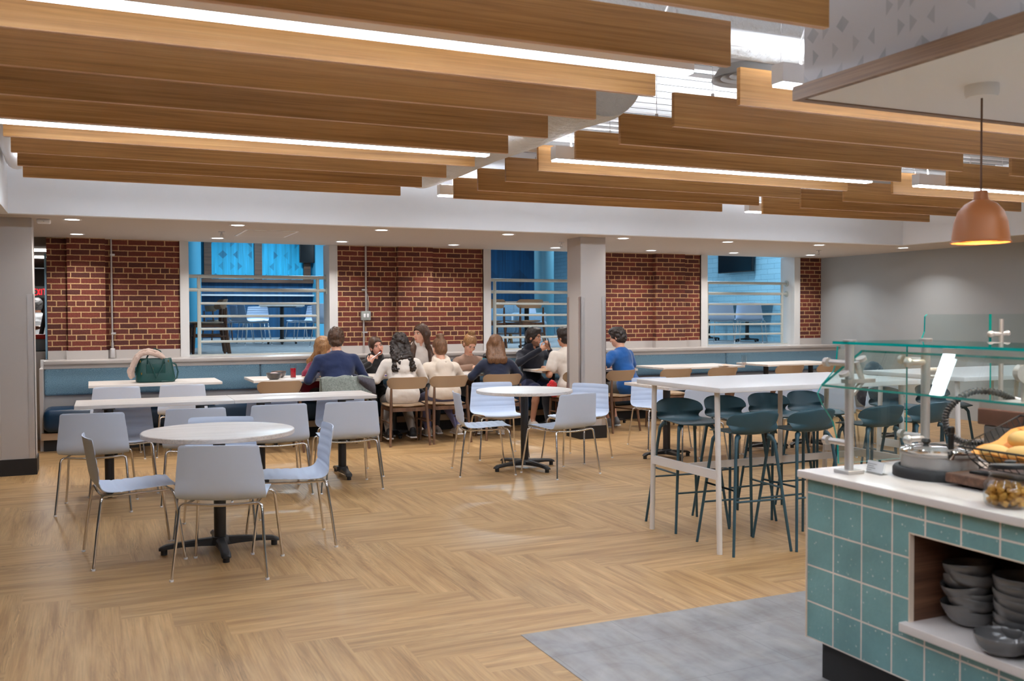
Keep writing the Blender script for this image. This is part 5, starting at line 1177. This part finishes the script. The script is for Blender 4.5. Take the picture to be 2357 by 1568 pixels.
W1 = cloth('white_fleece', S(226, 218, 210), .05); W2 = cloth('cream_fleece', S(224, 210, 194), .05); NAV = cloth('navy_knit', S(21, 37, 76), .2); NAV3 = cloth('dark_navy_knit', S(20, 29, 54), .2); NAV2 = cloth('dark_navy_fleece', S(14, 19, 36), .2); BUR = cloth('burgundy_fleece', S(122, 14, 52), .3); BLK = cloth('black_fleece', S(24, 24, 27), .15); BRN = cloth('taupe_fleece', S(146, 116, 98), .12); BLU = cloth('bright_blue_cotton', S(14, 82, 150), .1); TEE = cloth('white_cotton', S(226, 216, 206), .05)
GRP = cloth('grey_sweat', S(132, 124, 118), .1); LAV = cloth('lavender_sweat', S(122, 124, 170), .1); DKP = cloth('dark_trousers', S(40, 40, 46), .15); KHA = cloth('grey_trousers', S(120, 112, 102), .1); GRS = cloth('grey_shorts', S(84, 80, 76), .12); NVS = cloth('navy_shorts', S(36, 44, 84), .15)
SHB = plain('black_shoe', S(30, 28, 30), .6); SHW = plain('pale_shoe', S(214, 204, 194), .6); SHG = plain('grey_shoe', S(120, 122, 126), .6)
LT, MD = (224, 172, 146), (206, 150, 120)
# on the chairs, backs to the camera
person('person in a navy sweater seen from behind, short tousled brown hair', (2.60, 10.76), -4, 1.352, LT, ('curly_short', HB), NAV, DKP, SHB, lean=14, head=(-6, -4, 0), female=False, wide=1.12, arms=[((-.33, .10, .76), (-.17, .40, .79)), ((.34, .12, .74), (.16, .42, .79))])
person('person with long dark curly hair in a white hoodie seen from behind', (3.36, 10.74), -5, 1.285, MD, ('long_curly', HD), W1, GRP, SHB, lean=13, hood=True, head=(-10, -6, 0), wide=1.14, arms=[((-.29, .10, .74), (-.13, .40, .79)), ((.29, .14, .74), (.12, .42, .79))], legs=[((-.12, .40, .47), (-.16, .02, .13)), ((.12, .42, .47), (.13, .06, .13))])
person('person with a high brown bun in a cream hoodie seen from behind', (3.90, 10.78), 2, 1.225, LT, ('bun', HLB), W2, LAV, SHW, lean=17, hood=True, hem=.06, head=(4, -12, 0), wide=1.12, arms=[((-.28, .12, .74), (-.13, .42, .79)), ((.28, .14, .74), (.12, .44, .79))], legs=[((-.12, .40, .47), (-.10, .30, .1)), ((.14, .38, .47), (.17, -.02, .14))])
person('person with loose light brown hair in a navy sweater seen from behind', (4.60, 10.78), -16, 1.245, LT, ('bob', HLB), NAV3, KHA, SHW, lean=15, head=(-16, -8, 0), wide=1.06, arms=[((-.31, .10, .74), (-.12, .40, .80)), ((.29, .14, .74), (.12, .42, .79))], legs=[((-.2, .38, .49), (-.22, .16, .10)), ((.12, .42, .48), (.05, .1, .1))])
person('person in a white tee half hidden behind the pillar', (5.69, 10.9), 8, 1.33, MD, ('short', HD), TEE, DKP, SHB, lean=13, head=(12, -6, 0), female=False, sleeves='short', arms=[((-.29, .08, .73), (-.16, .36, .80)), ((.29, .1, .74), (.15, .38, .80))])
person('person in a bright blue tee and grey shorts right of the pillar, seen from behind', (6.47, 10.76), 24, 1.325, LT, ('curly_short', HD), BLU, GRS, SHG, lean=16, head=(20, -14, 4), female=False, sleeves='short', shorts=True, arms=[((-.33, .16, .82), (-.16, .40, .90)), ((.30, .14, .76), (.13, .42, .80))], legs=[((-.12, .42, .50), (-.10, .26, .09)), ((.12, .42, .50), (.12, .30, .09))])
g = bpy.data.objects
# on the banquette, towards the camera (own +y is the room's -y)
person('person with wavy dark blonde hair in a burgundy fleece, turned to the navy sweater', (2.53, 11.72), 212, 1.235, LT, ('long', HBL), BUR, DKP, SHB, lean=17, head=(78, -14, 0), arms=[((-.27, .14, .80), (-.04, .36, .83)), ((.28, .14, .80), (.08, .36, .81))], face={'look': 0})
pb, HL, nk = person('person in a black hoodie biting food off a fork', (3.24, 11.78), 184, 1.235, (226, 168, 146), ('tied', HB), BLK, DKP, SHB, lean=10, hood=True, head=(0, 4, 16), shift=(-.06, 0), arms=[((-.22, .16, .79), (-.20, .42, .80)), ((.27, .22, .79), (.085, .27, .90))], hands=(None, {'d': (-.35, .02, .9), 'n': (.6, .75, .2), 'curl': 1.15}), face={'open': 1})
m_ = HL(0, .10, -.075); t = thing('fork', 'steel fork held to the mouth of the person in a black hoodie', 'fork', (0, 0, 0))
fa = pb.matrix_basis @ Vector(m_); fb = pb.matrix_basis @ Vector((.05, .315, .985)); fc = fb+(fb-fa)*.45
MB().tube([tuple(fb+(fa-fb)*.55), tuple(fb), tuple(fc)], [.003, .0035, .005], 8).build('handle', plain('fork_steel', S(120, 120, 124), .3, .9), t); MB().tube([tuple(fa), tuple(fa+(fb-fa)*.22), tuple(fa+(fb-fa)*.48)], [.005, .009, .004], 8).build('tines', bpy.data.materials['fork_steel'], t)
person('person with very long brown hair in a white hoodie, looking to the left', (3.92, 11.8), 178, 1.385, LT, ('long', HB), W1, DKP, SHW, front=(-1, 1), lean=4, hood=True, head=(-58, 2, 0), arms=[((-.27, .14, .80), (-.12, .36, .80)), ((.27, .14, .80), (.1, .36, .80))], face={'look': .003})
person('person with a blonde bun in a taupe top bending over her food', (4.55, 11.74), 182, 1.25, LT, ('bun', HBL), BRN, DKP, SHW, lean=14, head=(0, -34, -4), arms=[((-.27, .16, .84), (-.20, .30, .96)), ((.26, .16, .80), (.06, .36, .83))], hands=({'d': (-.3, .3, .75), 'n': (-.5, -.6, .3), 'curl': .8}, None), face={'look': 0})
person('person with short dark hair and stubble in a dark navy hoodie holding a phone', (5.53, 11.78), 186, 1.325, MD, ('short', HD), NAV2, NVS, SHW, lean=5, female=False, shorts=True, hood=True, head=(30, -4, 0), arms=[((-.27, .16, .88), (-.07, .36, 1.03)), ((.30, .18, .86), (.08, .37, 1.04))], hands=({'d': (.2, .1, .9), 'n': (-.5, .8, .2), 'curl': .75, 'spread': .18}, {'d': (-.75, .1, .35), 'n': (.2, .9, .4), 'curl': .45, 'spread': .16}), face={'look': .002, 'beard': hair_mat('stubble', S(110, 78, 60), S(146, 104, 82))}, legs=[((-.13, .42, .50), (-.12, .40, .09)), ((.15, .40, .50), (.2, .36, .09))])
solo('phone', MB().box((-.036, -.005, -.075), (.036, .005, .075), bev=.003), M['blackplastic'], 'phone held up in both hands by the man in a dark navy hoodie', 'phone', loc=(5.60, 11.36, 1.12), rz=R(60)).rotation_euler = (R(-15), 0, R(60))
solo('food_piece', MB().ball((0, 0, 0), (.03, .02, .02)), plain('sandwich', S(226, 182, 112), .8), 'bite of food held up by the person with a blonde bun', 'food', loc=(4.80, 11.36, 1.075))
# kitchen figures past the left column
person('person in a white shirt standing with back turned in the kitchen', (-.90, 19.6), 10, 1.84, MD, ('short', HG), cloth('white_shirt', S(216, 222, 228), .05), DKP, SHB, lean=0, female=False, sleeves='long', stand=True, group='kitchen staff past the left column', arms=[((-.27, .02, 1.15), (-.27, .2, .95)), ((.27, .02, 1.15), (.27, .2, .95))])
person('person behind the left column reaching out a bare forearm with a dark blue sleeve', (-1.16, 14.0), -90, 1.72, MD, ('short', HD), cloth('slate_blue_cotton', S(52, 78, 104), .1), DKP, SHB, lean=6, female=False, sleeves='short', stand=True, group='kitchen staff past the left column', arms=[((-.24, .22, 1.30), (-.16, .50, 1.36)), ((.24, .12, 1.20), (.2, .36, 1.15))])
# soft bags and cloth bundles
def lump(name, loc, balls, mat, label, cat, h=.008, amp=.01, wl=.06):
    B = np.array([b[:3] for b in balls]); m = max(max(b[3:6]) for b in balls)+.03; F = Field(np.minimum(B.min(0)-m, 0), B.max(0)+m, h)
    for b in balls: F.ell(b[:3], b[3:6], .03)
    F.ruffle(amp, wl, wl, wl, loc[0]); o = F.mesh(name, mat); o.location = loc; return tag(o, label, cat)
o = lump('backpack', (8.28, 8.3, TZ), [(0, 0, .075, .12, .09, .075), (0, 0, .11, .085, .07, .075), (0, -.06, .05, .085, .05, .045)], fabric('slate_nylon', S(52, 72, 84), S(76, 98, 110), 120), 'slate grey backpack with white emblem on a table beyond the glass guard', 'backpack')
MB().tube([(-.05, -.108, .09), (-.02, -.116, .05), (.0, -.116, .06), (.025, -.115, .045), (.05, -.108, .08)], .004, 6).build('emblem', M['white'], o)
lump('backpack', (7.95, 8.02, .46), [(0, 0, .13, .16, .12, .13), (0, -.02, .22, .12, .1, .1)], fabric('black_nylon', S(40, 40, 48), S(60, 58, 66), 120), 'black backpack resting on a chair beyond the glass guard', 'backpack')
lump('jacket', (5.33, 10.78, .50), [(0, 0, .05, .08, .07, .06), (.03, 0, .12, .055, .06, .05), (-.05, .0, .03, .06, .05, .04), (.05, .01, .0, .05, .05, .06)], fabric('red_cloth', S(190, 26, 36), S(226, 50, 56), 90), 'bundled red jacket beside the person in a white tee', 'jacket', amp=.022, wl=.045)
F = Field((-.34, -.16, -.02), (.2, .16, .46), .008)
for k, (dy, dz, r) in enumerate(((-.09, -.01, .022), (-.055, .012, .024), (-.015, .0, .023), (.03, .014, .024), (.07, .0, .022), (.10, -.015, .022))):
    pth = spline([(.10, dy*.6, .27+dz*.5), (.03, dy*.9, .315+dz), (-.07, dy, .335+dz), (-.15, dy*.95, .30+dz), (-.205, dy*.8, .21+dz), (-.235+dz, dy*.7, .11), (-.225+dz, dy*.55, .055+.02*k)], 14)
    for a, b in zip(pth, pth[1:]): F.cap(a, b, r, None, .008)
F.ruffle(.006, .05, .05, .05, 3.3)
o = F.mesh('scarf', M['scarf']); o.location = (.63, 11.26, TZ); tag(o, 'beige scarf draped out of the green handbag', 'scarf')
